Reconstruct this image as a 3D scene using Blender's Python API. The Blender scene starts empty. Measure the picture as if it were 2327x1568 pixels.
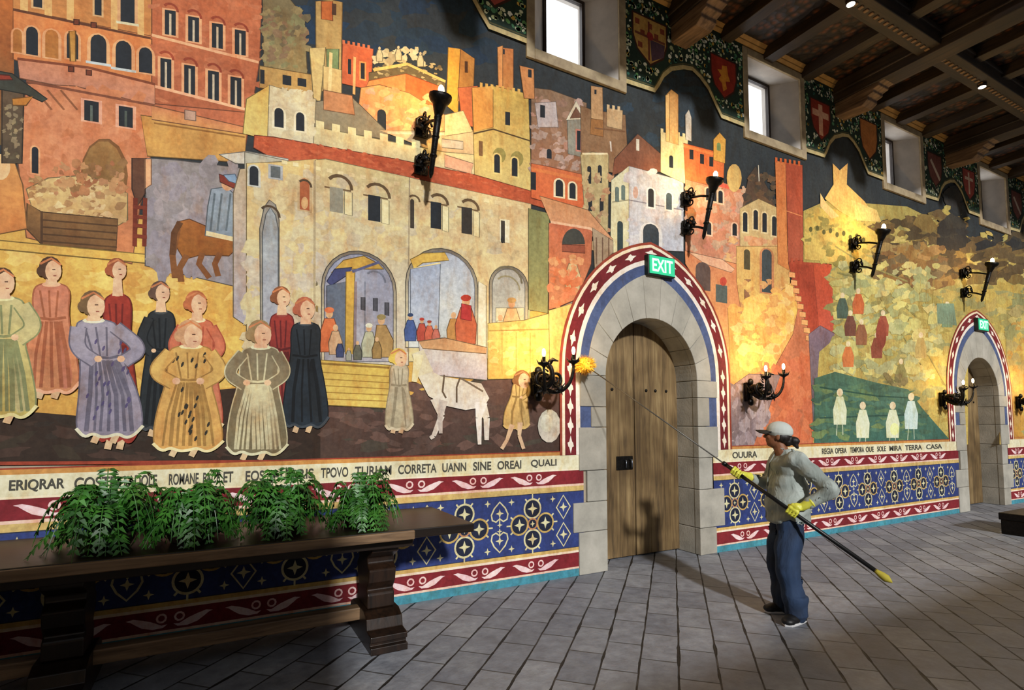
import bpy, bmesh, math, random
from mathutils import Vector, Matrix, noise
from mathutils.geometry import tessellate_polygon
random.seed(7)
SC = bpy.context.scene
COL = SC.collection
PI = math.pi
# ------------------------------------------------------------------ camera geometry
F = 1240.0; TH = math.radians(3.7); PX = 1163.5; PY = 958 - F*math.tan(TH); H = 1.6
PHI = math.atan((3440-PX)*math.cos(TH)/F)
FW = Vector((math.cos(PHI)*math.cos(TH), math.sin(PHI)*math.cos(TH), math.sin(TH)))
RT = Vector((math.sin(PHI), -math.cos(PHI), 0))
UP = RT.cross(FW)
D = 4.775            # the painted wall is the plane y = D
ZC = 6.82            # ceiling
def ray(px, py): return FW + RT*((px-PX)/F) - UP*((py-PY)/F)
def wall_xz(px, py):          # where a traced point of the mural lies on the wall
    r = ray(px, py); t = D/r.y
    return (r.x*t, H+r.z*t)
cam = bpy.data.cameras.new('camera'); co = bpy.data.objects.new('camera', cam); COL.objects.link(co)
co.matrix_world = Matrix((( RT.x, UP.x, -FW.x, 0), (RT.y, UP.y, -FW.y, 0), (RT.z, UP.z, -FW.z, H), (0,0,0,1)))
cam.sensor_width = 36; cam.lens = 36*F/2327; cam.shift_y = (PY-784)/2327; cam.clip_start = 0.05
SC.camera = co
SC.view_settings.view_transform = 'Standard'; SC.view_settings.look = 'None'; SC.view_settings.gamma = 1
SC.view_settings.use_curve_mapping = False
SC.view_settings.exposure = 0.0
# ------------------------------------------------------------------ colour and materials
def lin(h):
    h = h.lstrip('#')
    if len(h) == 3: h = ''.join(c*2 for c in h)
    v = [int(h[i:i+2], 16)/255 for i in (0, 2, 4)]
    return tuple(c/12.92 if c <= .04045 else ((c+.055)/1.055)**2.4 for c in v)+(1,)
def new_mat(name):
    m = bpy.data.materials.new(name); m.use_nodes = True
    nt = m.node_tree; b = nt.nodes['Principled BSDF']
    return m, nt, b
def N(nt, t, **kw):
    n = nt.nodes.new(t)
    for k, v in kw.items():
        if k.startswith('i_'):
            n.inputs[k[2:].replace('_', ' ')].default_value = v
        else: setattr(n, k, v)
    return n
def ramp(nt, fac, stops):
    r = nt.nodes.new('ShaderNodeValToRGB'); nt.links.new(fac, r.inputs[0])
    el = r.color_ramp.elements
    while len(el) < len(stops): el.new(.5)
    for e, (p, c) in zip(el, stops): e.position = p; e.color = lin(c) if isinstance(c, str) else c
    return r.outputs[0]
def coords(nt, scale=(1,1,1), rot=(0,0,0)):
    tc = N(nt, 'ShaderNodeTexCoord'); mp = N(nt, 'ShaderNodeMapping')
    mp.inputs['Scale'].default_value = scale; mp.inputs['Rotation'].default_value = rot
    nt.links.new(tc.outputs['Object'], mp.inputs[0]); return mp.outputs[0]
def mat(name, c, rough=.6, metal=0, c2=None, scale=8, stretch=(1,1,1), bump=0, detail=5, spec=.4):
    m, nt, b = new_mat(name)
    b.inputs['Roughness'].default_value = rough; b.inputs['Metallic'].default_value = metal
    b.inputs['Specular IOR Level'].default_value = spec
    if c2 or bump:
        v = coords(nt, stretch)
        n = N(nt, 'ShaderNodeTexNoise', i_Scale=scale, i_Detail=detail, i_Roughness=.6); nt.links.new(v, n.inputs['Vector'])
        nt.links.new(ramp(nt, n.outputs[0], [(.32, c), (.68, c2 or c)]), b.inputs['Base Color'])
        if bump:
            bp = N(nt, 'ShaderNodeBump', i_Strength=bump, i_Distance=.01); nt.links.new(n.outputs[0], bp.inputs['Height'])
            nt.links.new(bp.outputs[0], b.inputs['Normal'])
    else: b.inputs['Base Color'].default_value = lin(c)
    return m
def mat_emit(name, c, s):
    m, nt, b = new_mat(name); b.inputs['Base Color'].default_value = lin(c)
    b.inputs['Emission Color'].default_value = lin(c); b.inputs['Emission Strength'].default_value = s; return m
def mat_paint():               # the fresco: pigment stored per corner, mottled like old plaster
    m, nt, b = new_mat('fresco_paint')
    a = N(nt, 'ShaderNodeVertexColor', layer_name='pigment')
    v = coords(nt)
    n1 = N(nt, 'ShaderNodeTexNoise', i_Scale=2.2, i_Detail=9, i_Roughness=.72); nt.links.new(v, n1.inputs['Vector'])
    n2 = N(nt, 'ShaderNodeTexNoise', i_Scale=26, i_Detail=4, i_Roughness=.65); nt.links.new(v, n2.inputs['Vector'])
    n3 = N(nt, 'ShaderNodeTexNoise', i_Scale=10, i_Detail=7, i_Roughness=.7); nt.links.new(coords(nt, (1,1,.35)), n3.inputs['Vector'])
    def mix(kind, fac, A, B):
        x = N(nt, 'ShaderNodeMix', data_type='RGBA', blend_type=kind); x.inputs[0].default_value = fac
        nt.links.new(A, x.inputs[6]); nt.links.new(B, x.inputs[7]); return x.outputs[2]
    c = mix('OVERLAY', .7, a.outputs[0], ramp(nt, n1.outputs[0], [(.25, '#8a8074'), (.5, '#bcbab4'), (.75, '#e6e0cc')]))
    c = mix('OVERLAY', .5, c, ramp(nt, n2.outputs[0], [(.3, '#969696'), (.7, '#dadada')]))
    c = mix('OVERLAY', .65, c, ramp(nt, n3.outputs[0], [(.28, '#a88c70'), (.5, '#bcbcbc'), (.74, '#c8ccd0')]))
    hs = N(nt, 'ShaderNodeHueSaturation'); hs.inputs['Saturation'].default_value = 1.0; nt.links.new(c, hs.inputs['Color']); c = hs.outputs[0]
    nt.links.new(c, b.inputs['Base Color']); b.inputs['Roughness'].default_value = .75
    b.inputs['Specular IOR Level'].default_value = .25
    bp = N(nt, 'ShaderNodeBump', i_Strength=.25, i_Distance=.004); nt.links.new(n2.outputs[0], bp.inputs['Height'])
    nt.links.new(bp.outputs[0], b.inputs['Normal'])
    return m
def mat_wood(name, c1, c2, c3, axis=2, scale=6, rough=.55, bump=.25):
    m, nt, b = new_mat(name)
    st = [9.0, 9.0, 9.0]; st[axis] = .7
    v = coords(nt, tuple(st))
    n = N(nt, 'ShaderNodeTexNoise', i_Scale=scale*.35, i_Detail=8, i_Roughness=.65, i_Distortion=.6); nt.links.new(v, n.inputs['Vector'])
    n2 = N(nt, 'ShaderNodeTexNoise', i_Scale=1.7, i_Detail=4); nt.links.new(coords(nt), n2.inputs['Vector'])
    x = N(nt, 'ShaderNodeMix', data_type='RGBA'); nt.links.new(ramp(nt, n2.outputs[0], [(.4, (0,0,0,1)), (.62, (1,1,1,1))]), x.inputs[0])
    nt.links.new(ramp(nt, n.outputs[0], [(.3, c1), (.6, c2)]), x.inputs[6]); nt.links.new(ramp(nt, n.outputs[0], [(.3, c1), (.62, c3)]), x.inputs[7])
    nt.links.new(x.outputs[2], b.inputs['Base Color']); b.inputs['Roughness'].default_value = rough
    bp = N(nt, 'ShaderNodeBump', i_Strength=bump, i_Distance=.006); nt.links.new(n.outputs[0], bp.inputs['Height'])
    nt.links.new(bp.outputs[0], b.inputs['Normal']); return m
# ------------------------------------------------------------------ objects
def link_mesh(name, me, m=None, parent=None, smooth=False):
    o = bpy.data.objects.new(name, me); COL.objects.link(o)
    if m: me.materials.append(m)
    if parent: o.parent = parent
    if smooth:
        for p in me.polygons: p.use_smooth = True
    return o
def obj(name, bm, m=None, parent=None, smooth=False, bevel=0):
    me = bpy.data.meshes.new(name)
    bmesh.ops.recalc_face_normals(bm, faces=bm.faces)
    bm.to_mesh(me); bm.free()
    o = link_mesh(name, me, m, parent, smooth)
    if bevel:
        b = o.modifiers.new('bevel', 'BEVEL'); b.width = bevel; b.segments = 2; b.limit_method = 'ANGLE'
    return o
def tag(o, label=None, cat=None, group=None, kind=None):
    if label: o['label'] = label
    if cat: o['category'] = cat
    if group: o['group'] = group
    if kind: o['kind'] = kind
    return o
def thing(name, label, cat, loc=(0,0,0), rz=0, group=None):
    o = bpy.data.objects.new(name, None); COL.objects.link(o); o.empty_display_size = .1
    o.location = loc; o.rotation_euler = (0,0,rz)
    return tag(o, label, cat, group)
def dup(root, loc, rz=None, label=None, parent=None):
    r = root.copy(); COL.objects.link(r); r.location = loc
    if rz is not None: r.rotation_euler = (0,0,rz)
    if label: r['label'] = label
    def rec(a, b):
        for ch in list(a.children):
            c = ch.copy(); COL.objects.link(c); c.parent = b
            rec(ch, c)
    rec(root, r); return r
def box(bm, x0, x1, y0, y1, z0, z1, M=None):
    vs = [bm.verts.new(Vector(p)) for p in ((x0,y0,z0),(x1,y0,z0),(x1,y1,z0),(x0,y1,z0),(x0,y0,z1),(x1,y0,z1),(x1,y1,z1),(x0,y1,z1))]
    if M:
        for v in vs: v.co = M @ v.co
    for f in ((0,3,2,1),(4,5,6,7),(0,1,5,4),(1,2,6,5),(2,3,7,6),(3,0,4,7)): bm.faces.new([vs[i] for i in f])
    return vs
def prism(bm, pts, a, b, axis='y', M=None):      # extrude an outline given in the two other axes
    def P(u, v, w): return {'y': (u,w,v), 'x': (w,u,v), 'z': (u,v,w)}[axis]
    A = [bm.verts.new(P(u,v,a)) for u, v in pts]; B = [bm.verts.new(P(u,v,b)) for u, v in pts]
    if M:
        for v in A+B: v.co = M @ v.co
    n = len(pts)
    bm.faces.new(A); bm.faces.new(B[::-1])
    for i in range(n): bm.faces.new((A[i], B[i], B[(i+1)%n], A[(i+1)%n]))
def tube(bm, pts, r, n=8, cap=True):
    pts = [Vector(p) for p in pts]; rs = r if isinstance(r, (list, tuple)) else [r]*len(pts)
    rings = []; ref = None
    for i, p in enumerate(pts):
        t = (pts[min(i+1, len(pts)-1)]-pts[max(i-1, 0)]).normalized()
        if ref is None: ref = t.orthogonal().normalized()
        ref = (ref-t*ref.dot(t)).normalized(); s = t.cross(ref)
        rings.append([bm.verts.new(p+(ref*math.cos(2*PI*k/n)+s*math.sin(2*PI*k/n))*rs[i]) for k in range(n)])
    for a, b in zip(rings, rings[1:]):
        for k in range(n): bm.faces.new((a[k], a[(k+1)%n], b[(k+1)%n], b[k]))
    if cap: bm.faces.new(rings[0][::-1]); bm.faces.new(rings[-1])
def lathe(bm, prof, c=(0,0,0), n=16, M=None):
    rings = []
    for r, z in prof:
        ring = []
        for k in range(n):
            v = Vector((r*math.cos(2*PI*k/n), r*math.sin(2*PI*k/n), z))
            if M: v = M @ v
            ring.append(bm.verts.new(v+Vector(c)))
        rings.append(ring)
    for a, b in zip(rings, rings[1:]):
        for k in range(n): bm.faces.new((a[k], a[(k+1)%n], b[(k+1)%n], b[k]))
    bm.faces.new(rings[0][::-1]); bm.faces.new(rings[-1])
def ball(bm, c, r, seg=10, M=None):
    g = bmesh.ops.create_uvsphere(bm, u_segments=seg, v_segments=max(6, seg*3//4), radius=1)
    r = r if isinstance(r, (tuple, list)) else (r, r, r)
    for v in g['verts']:
        p = Vector((v.co.x*r[0], v.co.y*r[1], v.co.z*r[2]))
        if M: p = M @ p
        v.co = p+Vector(c)
def bez(p0, p1, p2, p3, n=10):
    p0, p1, p2, p3 = map(Vector, (p0, p1, p2, p3))
    return [p0*(1-t)**3+p1*3*t*(1-t)**2+p2*3*t*t*(1-t)+p3*t**3 for t in [i/n for i in range(n+1)]]
def organic(name, build, m, parent, voxel=.008, smooth=4, disp=None):   # one continuous surface from overlapping volumes
    bm = bmesh.new(); build(bm)
    me = bpy.data.meshes.new(name); bm.to_mesh(me); bm.free()
    o = link_mesh(name, me, None, None)
    r = o.modifiers.new('r', 'REMESH'); r.mode = 'VOXEL'; r.voxel_size = voxel; r.use_smooth_shade = True
    s = o.modifiers.new('s', 'SMOOTH'); s.iterations = smooth; s.factor = .5
    dg = bpy.context.evaluated_depsgraph_get(); dg.update()
    me2 = bpy.data.meshes.new_from_object(o.evaluated_get(dg))
    bpy.data.objects.remove(o); bpy.data.meshes.remove(me)
    me2.name = name
    if disp:
        for v in me2.vertices: v.co += v.normal*disp(v.co)
    o = link_mesh(name, me2, None, parent, True)
    me2.materials.clear(); me2.materials.append(m)
    return o
def capsule(bm, a, ra, b, rb, n=12, flat=None):   # tapered limb with round ends; flat=(axis vector, factor) squashes it
    a, b = Vector(a), Vector(b); L = (b-a).length
    prof = [(ra*math.sin(t), -ra*math.cos(t)) for t in (.15, .6, 1.1, 1.5)]+[(rb*math.sin(t), L-rb*math.cos(t)) for t in (1.64, 2.04, 2.5, 3.0)]
    M = (b-a).to_track_quat('Z', 'Y').to_matrix()
    i0 = len(bm.verts)
    lathe(bm, prof, a, n, M)
    if flat:
        bm.verts.ensure_lookup_table(); ax = Vector(flat[0]).normalized()
        for v in list(bm.verts)[i0:]:
            q = v.co-a; v.co = a+q-ax*q.dot(ax)*(1-flat[1])
# ------------------------------------------------------------------ painting on the wall
class Paint:
    def __init__(s, y0=D-.0008): s.v = []; s.f = []; s.c = []; s.y = y0
    def wpoly(s, pts, c, c2=None, same=False):          # wall coordinates (x, z)
        if not same: s.y -= 3.5e-6
        zs = [p[1] for p in pts]; z0, z1 = min(zs), max(zs); A = lin(c); B = lin(c2) if c2 else A
        i0 = len(s.v)
        for x, z in pts:
            s.v.append((x, s.y, z)); t = (z1-z)/(z1-z0+1e-9)
            s.c.append(tuple(a+(b-a)*t for a, b in zip(A, B)))
        s.f.append(tuple(range(i0, len(s.v))))
    def poly(s, pts, c, c2=None, same=False): s.wpoly([wall_xz(*p) for p in pts], c, c2, same)
    def line(s, pts, w, c, wall=False, close=False):
        P = [Vector(p) for p in (pts if wall else [wall_xz(*q) for q in pts])]
        if not wall: w = w/220
        if close: P = P+[P[0]]
        L = []; R = []
        n = len(P)
        for i, p in enumerate(P):
            a = P[i-1] if i else (P[-2] if close else p); b = P[i+1] if i < n-1 else (P[1] if close else p)
            t = (b-a); t = t.normalized() if t.length > 1e-9 else Vector((1, 0)); q = Vector((-t.y, t.x))*w/2
            L.append(p+q); R.append(p-q)
        s.y -= 3.5e-6
        for i in range(n-1): s.wpoly([L[i], L[i+1], R[i+1], R[i]], c, same=True)
    def disc(s, x, y, rx, ry, c, n=14, a0=0, a1=2*PI, wall=False, rot=0, c2=None, same=False):
        pts = []
        for k in range(n+(a1-a0 < 6.2)):
            t = a0+(a1-a0)*k/n; u, v = rx*math.cos(t), ry*math.sin(t)
            pts.append((x+u*math.cos(rot)-v*math.sin(rot), y+u*math.sin(rot)+v*math.cos(rot)))
        (s.wpoly if wall else s.poly)(pts, c, c2, same)
    def ring(s, x, z, r, w, c, n=20):
        s.line([(x+r*math.cos(2*PI*k/n), z+r*math.sin(2*PI*k/n)) for k in range(n)], w, c, wall=True, close=True)
    def build(s, name, m):
        me = bpy.data.meshes.new(name); me.from_pydata(s.v, [], s.f)
        ca = me.color_attributes.new('pigment', 'FLOAT_COLOR', 'CORNER')
        i = 0
        for p in me.polygons:
            for li in p.loop_indices: ca.data[li].color = s.c[me.loops[li].vertex_index]
        o = link_mesh(name, me, m); return o
MP = mat_paint()
P = Paint()
DK = '#20242a'
def quad_uv(q, u, v):
    (ax, ay), (bx, by), (cx, cy), (dx, dy) = q
    return ((ax*(1-u)+bx*u)*(1-v)+(dx*(1-u)+cx*u)*v, (ay*(1-u)+by*u)*(1-v)+(dy*(1-u)+cy*u)*v)
def win(x, y, w, h, arch=True, c=DK, fr=None, sill=None, mull=None, slope=.16):
    def W(ww, hh, col, dy=0):
        t = ww/2; pts = [(x-t, y+hh/2-slope*t), (x-t, y-hh/2-slope*t+(t if arch else 0))]
        if arch: pts += [(x-t*math.cos(a), y-hh/2+t-t*math.sin(a)+slope*(-t*math.cos(a))) for a in (.5, 1, PI/2, PI-1, PI-.5)]
        pts += [(x+t, y-hh/2+slope*t+(t if arch else 0)), (x+t, y+hh/2+slope*t)]
        P.poly(pts, col)
    if fr: W(w+w*.36+3, h+7, fr)
    W(w, h, c)
    if mull: P.line([(x, y-h/2+w*.3), (x, y+h/2)], 3.2, mull)
    if sill: P.line([(x-w*.8, y+h/2-slope*w*.8), (x+w*.8, y+h/2+slope*w*.8)], 4, sill)
def hood(x, y, w, c='#4a3a28', lw=4, slope=.15):     # drawn outline of an arch over a window
    P.line([(x-w/2*math.cos(a), y-w/2*math.sin(a)-slope*w/2*math.cos(a)) for a in [PI*k/9 for k in range(2, 10)]], lw, c)
def cren(a, b, n, h, c, gap=.5):
    for k in range(n):
        t0 = k/n; t1 = (k+gap)/n
        x0, y0 = a[0]+(b[0]-a[0])*t0, a[1]+(b[1]-a[1])*t0; x1, y1 = a[0]+(b[0]-a[0])*t1, a[1]+(b[1]-a[1])*t1
        P.poly([(x0, y0-h), (x1, y1-h), (x1, y1+1), (x0, y0+1)], c)
SKIP = lambda x, y, r: (1180-r < x < 1430+r and y < 215+r) or (1675-r < x < 1840+r and y < 365+r) or (1995-r < x < 2100+r and y < 480+r) or (2205-r < x < 2290+r and y < 520+r) or (2200-r < x < 2268+r and y > 820-r)
def blobs(box_, n, cols, r0, r1, asp=.6, inside=None, rot=0, wig=.4, rnd=random.Random(5)):
    x0, y0, x1, y1 = box_
    k0 = .66
    rgb = [[int(c.lstrip('#')[i:i+2], 16) for i in (0, 2, 4)] for c in cols]; av = [sum(q[i] for q in rgb)/len(rgb) for i in range(3)]
    cols = ['#'+''.join('%02x' % int(q[i]*.58+av[i]*.42) for i in range(3)) for q in rgb]
    for i in range(int(n*2.1)):
        for _ in range(20):
            x, y = rnd.uniform(x0, x1), rnd.uniform(y0, y1)
            if not inside or pip(x, y, inside): break
        else: continue
        r = rnd.uniform(r0, r1)*k0
        if SKIP(x, y, r): continue
        a = rnd.uniform(.7, 1.3)*asp; k = 10; ph = rot+rnd.uniform(-wig, wig)
        pts = []
        for j in range(k):
            t = 2*PI*j/k; q = rnd.uniform(.5, 1.25); u, v = r*q*math.cos(t), r*a*q*math.sin(t)
            pts.append((x+u*math.cos(ph)-v*math.sin(ph), y+u*math.sin(ph)+v*math.cos(ph)))
        P.poly(pts, rnd.choice(cols))
def pip(x, y, poly):
    c = False; j = len(poly)-1
    for i in range(len(poly)):
        xi, yi = poly[i]; xj, yj = poly[j]
        if (yi > y) != (yj > y) and x < (xj-xi)*(y-yi)/(yj-yi)+xi: c = not c
        j = i
    return c
def darker(c, k=.55):
    c = c.lstrip('#'); return '#'+''.join('%02x' % int(int(c[i:i+2], 16)*k) for i in (0, 2, 4))
OUTL = False
def p(pts, c, c2=None, same=False):                # a patch of the painting with its thin drawn outline
    P.poly(pts, c, c2, same)
    if OUTL: P.line(pts, 1.7, darker(c), close=True)
def folk(x, y, h, c, hd='#c8a078', hat=None, lean=0, hair=None, w=.36):      # a small seated or standing townsman
    W_ = h*w
    p([(x-W_*.3+lean,y-h*.76),(x+W_*.3+lean,y-h*.76),(x+W_*.62,y-h*.4),(x+W_*.55,y),(x-W_*.55,y),(x-W_*.62,y-h*.4)], c)
    P.disc(x+lean, y-h*.87, h*.085, h*.11, hd, 10)
    if hat: P.disc(x+lean, y-h*.95, h*.11, h*.07, hat, 10)
    if hair: P.disc(x+lean-h*.02, y-h*.91, h*.09, h*.09, hair, 10)
# --- sky, ground
P.wpoly([(-3.6,3),(22,3),(22,5.44),(-3.6,5.44)], '#2b3034')
for k in range(-2, 6): P.wpoly([(2.77+3.4*k+1.30,5.44),(2.77+3.4*k+3.42,5.44),(2.77+3.4*k+3.42,6.2),(2.77+3.4*k+1.30,6.2)], '#2b3034')
blobs((620,-10,1190,130), 26, ['#1d3652','#22303c','#1c2c40','#26303a'], 30, 80)
blobs((1180,150,1700,330), 26, ['#2a3a48','#26323c','#30363c','#283844'], 20, 60)
p([(-70,470),(560,500),(760,740),(1300,700),(1300,960),(-70,1000)], '#cda654', '#c4964a')
blobs((0,560,540,900), 60, ['#d6b45e','#c89c4c','#dcc074','#c28c44','#cfae5c'], 25, 70, .5)
p([(-70,925),(180,945),(330,900),(560,880),(730,915),(900,905),(1110,858),(1295,850),(1295,1044),(-70,1058)], '#38291f', '#2c211a')
p([(728,918),(900,905),(1110,858),(1295,850),(1295,1042),(728,1048)], '#5d443c', '#40312b')
blobs((0,950,700,1040), 34, ['#3e2e24','#2c2620','#332d22','#46322a'], 25, 70, .3)
blobs((740,870,1270,1030), 44, ['#674c44','#4c3a34','#5a4640','#3a3a30','#6c5048'], 20, 60, .3)
# --- the tall red palace on the left
OUTL = True
P.poly([(-70,-70),(30,-70),(32,170),(20,330),(-70,330)], '#b8642c', '#5a4a30')
p([(30,-40),(345,-40),(350,85),(30,22)], '#b87a44'); p([(30,20),(352,84),(352,190),(160,180),(30,135)], '#c87c48')
for x in (55, 110, 160, 260, 320): P.line([(x,-30),(x,22+(x-30)*.2)], 9, '#cfa468')
win(86, -5, 20, 44, fr='#c9a070'); win(223, -5, 16, 80, fr='#c9a070'); win(290, 8, 32, 92, fr='#c8966a', sill='#c9c1a0')
P.line([(30,22),(345,88)], 4, '#5a3420')
p([(345,-40),(596,-40),(590,140),(556,345),(345,262)], '#b26440', '#a25a3c')
blobs((350,0,590,230), 40, ['#b86844','#a45a3c','#b46c4a','#bc7450'], 15, 40, .4)
for (x, y) in ((387,52),(440,67),(494,82),(546,97)): win(x, y, 25, 56, False, fr='#d49a70', mull='#b8a890'); hood(x, y-26, 34, '#8a3c26')
for (x, y) in ((377,167),(431,182),(485,195),(536,209)): win(x, y, 25, 66, False, fr='#d49a70', mull='#b8a890'); hood(x, y-32, 34, '#8a3c26')
P.line([(345,80),(588,142)], 5, '#d8a47c'); P.line([(345,195),(562,250)], 5, '#e0aa84')
p([(350,236),(562,256),(558,300),(350,262)], '#b06444')
for k, (x, y, w, h) in enumerate(((40,93,20,52),(73,93,27,64),(118,100,30,64),(165,103,26,62),(224,112,36,66),(281,126,36,66),(331,137,30,58))):
    win(x, y, w, h, c='#a86c34' if k in (0, 2) else DK, fr='#d29a6c', sill='#b8c0c0' if k in (4, 5) else None)
p([(157,72),(172,70),(172,140),(160,140)], '#b08038', '#c89850')
p([(40,134),(200,152),(352,190),(352,238),(180,205),(45,178)], '#c4805c', '#ba8068'); P.line([(40,134),(200,154),(352,192)], 4, '#7a4028')
for (x, y) in ((162,157),(202,165),(174,50),(213,57)): p([(x-6,y-6),(x+6,y-5),(x+6,y+7),(x-6,y+6)], '#6a3420')
p([(60,190),(170,196),(350,240),(340,380),(318,470),(300,600),(60,540),(40,360)], '#c67e58', '#b8744c')
blobs((70,220,330,400), 40, ['#cc8862','#c07850','#c88058','#d29068'], 18, 46, 1.2)
P.line([(60,185),(180,208),(350,240)], 4, '#7e4a34')
for x in (100,128,158): P.line([(x-20,205),(x+18,250)], 3, '#8a5638')
win(208, 253, 33, 46, False, fr='#d9a488', mull='#5e6c68'); win(286, 266, 32, 46, False, fr='#d9a488', mull='#46504c'); win(80, 364, 15, 60, fr='#d49c70')
p([(320,262),(560,298),(556,370),(335,355)], '#c0904e'); p([(345,240),(560,290),(556,305),(345,272)], '#bd7850', '#c89058')
P.line([(350,280),(556,312)], 3, '#8a6030')
p([(420,250),(445,254),(445,275),(420,272)], '#b08c78')
P.disc(237, 400, 54, 86, '#7a5430'); P.disc(235, 400, 48, 80, '#9a7444', c2='#7c5c34')
# covered cart with heaped linen
p([(60,430),(110,405),(200,398),(290,440),(290,500),(270,512),(75,480)], '#cdb27a', '#bd9a66')
blobs((70,405,285,500), 55, ['#d8c08c','#b08a5c','#e0cc9c','#9a7048','#c8a874','#8c6440'], 8, 22, .6)
blobs((120,370,280,440), 26, ['#b47c54','#9c5c3c','#c89c6c','#7a5c38','#bd8c64'], 8, 22, .9)
p([(62,462),(95,482),(268,498),(264,570),(95,556),(60,520)], '#7c5a36', '#6a4a2c')
for k in range(4): P.line([(95,500+k*16),(266,514+k*16)], 2.5, '#4e3620')
P.line([(95,480),(95,556)], 3, '#4c3420')
p([(-70,390),(30,360),(52,420),(62,520),(-70,545)], '#c88c50', '#b87440'); p([(-70,540),(560,600),(560,620),(-70,560)], '#cda654')
P.disc(2, 380, 22, 30, '#d8b888')
p([(5,195),(55,200),(50,372),(5,372)], '#5c4a38', '#4a3e30'); blobs((8,240,50,360), 16, ['#8a7a60','#3c3428','#a08c68'], 6, 12, 1)
p([(-70,150),(28,168),(108,226),(96,232),(60,215),(-70,190)], '#3a3c34'); p([(-70,165),(22,172),(30,182),(-70,182)], '#8a3422'); p([(28,225),(75,220),(60,240),(30,240)], '#b87a34')
# blue-grey wall, stool, rider
p([(332,360),(400,364),(545,382),(534,520),(530,650),(330,604)], '#8e8684', '#8a848a')
blobs((340,370,530,620), 40, ['#989094','#847c7c','#8c8490','#a09494'], 15, 40, 1.4)
p([(300,360),(332,360),(330,440),(312,470),(300,430)], '#5c3c2c'); p([(330,362),(344,362),(344,420),(330,430)], '#d49c74')
for a, b in (((308,450),(306,560)),((330,450),(328,560))): P.line([a, b], 6, '#6c2c1c')
for y in (470,492,512,536): P.line([(302,y),(334,y+3)], 6, '#7a3422')
p([(402,505),(430,498),(470,515),(530,530),(545,560),(520,582),(455,580),(418,590),(400,560)], '#9a5e2c', '#84501f')
for a, b, c in (((404,520),(392,580),(398,632)),((425,580),(408,610),(412,640)),((460,575),(452,600),(476,632)),((500,575),(488,600),(496,628))): P.line([a, b, c], 9, '#7a4c28')
P.line([(410,505),(396,530),(392,580)], 9, '#5c3a20')
p([(480,430),(515,425),(540,450),(544,540),(520,545),(466,536),(472,470)], '#8a94a0', '#7c8894'); P.line([(468,530),(540,546)], 8, '#d6c8a0')
for x in (484,500,520): P.line([(x+4,440),(x-6,525)], 3, '#5c666e')
P.disc(517, 418, 14, 16, '#c89c78'); p([(498,396),(520,404),(550,424),(530,428),(500,414)], '#7c3428'); p([(508,398),(534,396),(545,420),(520,412)], '#8098b4')
# --- city on the rise behind
p([(596,-20),(640,-25),(692,40),(700,200),(600,190)], '#6f6246', '#8d7c52'); blobs((600,20,700,170), 44, ['#8c7c54','#5c5440','#7c8058','#80604a','#a08c60'], 8, 22, .8)
p([(590,150),(720,172),(716,225),(590,200)], '#b08c52'); win(652, 183, 20, 22, False); win(686, 188, 20, 18, False); win(596, 175, 10, 32, False)
p([(717,4),(752,0),(778,6),(774,215),(718,205)], '#a98850', '#b09460'); p([(730,4),(756,4),(756,48),(730,44)], '#b4602e'); win(759, 22, 10, 26, False, c='#4a3020')
p([(742,112),(770,112),(768,205),(744,205)], '#76865a', '#6c8054'); p([(703,110),(740,108),(728,232),(712,226)], '#c4ab72')
p([(778,98),(848,112),(842,205),(776,190)], '#b85c38'); cren((778,99),(846,113),6,8,'#c46a44'); win(794,152,7,34,False); win(824,162,9,36,False,fr='#d08c50')
p([(734,150),(776,160),(776,240),(800,262),(734,238)], '#c8ae74', '#c4a068'); P.line([(752,120),(748,230)], 6, '#d8c48c'); P.line([(806,130),(804,215)], 5, '#cfa468')
p([(838,166),(922,148),(1012,186),(1010,214),(922,178),(838,184)], '#5e5034')
blobs((850,145,1005,200), 26, ['#c4b080','#7c6c48','#a8905c','#4c4430'], 5, 12, .6)
blobs((848,112,970,146), 16, ['#c8b890','#a89870','#d4c49c','#8c7c5c'], 8, 15, .8)
for x, y in ((862,140),(905,138),(955,152)): folk(x, y, 34, '#b8a880', hd='#c8a880')
P.line([(848,160),(925,146),(1012,186)], 6, '#d6a860')
p([(838,184),(922,168),(922,210),(860,200),(830,202)], '#d07c44'); p([(922,168),(1002,198),(1002,256),(922,212)], '#d05c2c')
p([(820,200),(862,193),(930,212),(1010,262),(1010,310),(890,306),(812,262)], '#cc9054', '#c88458'); blobs((825,205,1000,300), 26, ['#d49c68','#c87c50','#d8a868','#b8947c'], 12, 26, .6)
win(867, 274, 20, 50); p([(712,232),(800,222),(884,304),(870,316),(715,292)], '#8a7e68', '#7c725c'); p([(735,205),(800,218),(806,262),(735,250)], '#b47c54')
p([(860,296),(1000,300),(1082,296),(1082,360),(1000,350)], '#c4ac80', '#b89c78'); p([(712,288),(1010,346),(1080,352),(1080,418),(712,340)], '#c6b888', '#c0b490'); cren((718,290),(1008,348),8,16,'#cdc094'); P.line([(880,302),(1010,306)], 4, '#d0b898')
p([(1010,352),(1075,372),(1070,396),(1010,380)], '#c4987c'); p([(1004,316),(1052,322),(1052,340),(1004,336)], '#b4a894')
p([(1018,108),(1046,112),(1040,262),(1014,240)], '#cc9438'); p([(1046,112),(1078,134),(1074,240),(1040,230)], '#a87438'); win(1059,153,7,26,False,c='#4c3018')
p([(1040,200),(1085,196),(1085,290),(1050,285)], '#b8643c'); p([(1010,262),(1052,252),(1074,300),(1010,310)], '#d8b884')
p([(1130,108),(1166,112),(1166,210),(1132,205)], '#ae6a3c', '#b88048'); win(1143,118,7,12,False); p([(1130,108),(1142,104),(1142,205),(1132,205)], '#c88850')
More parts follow.
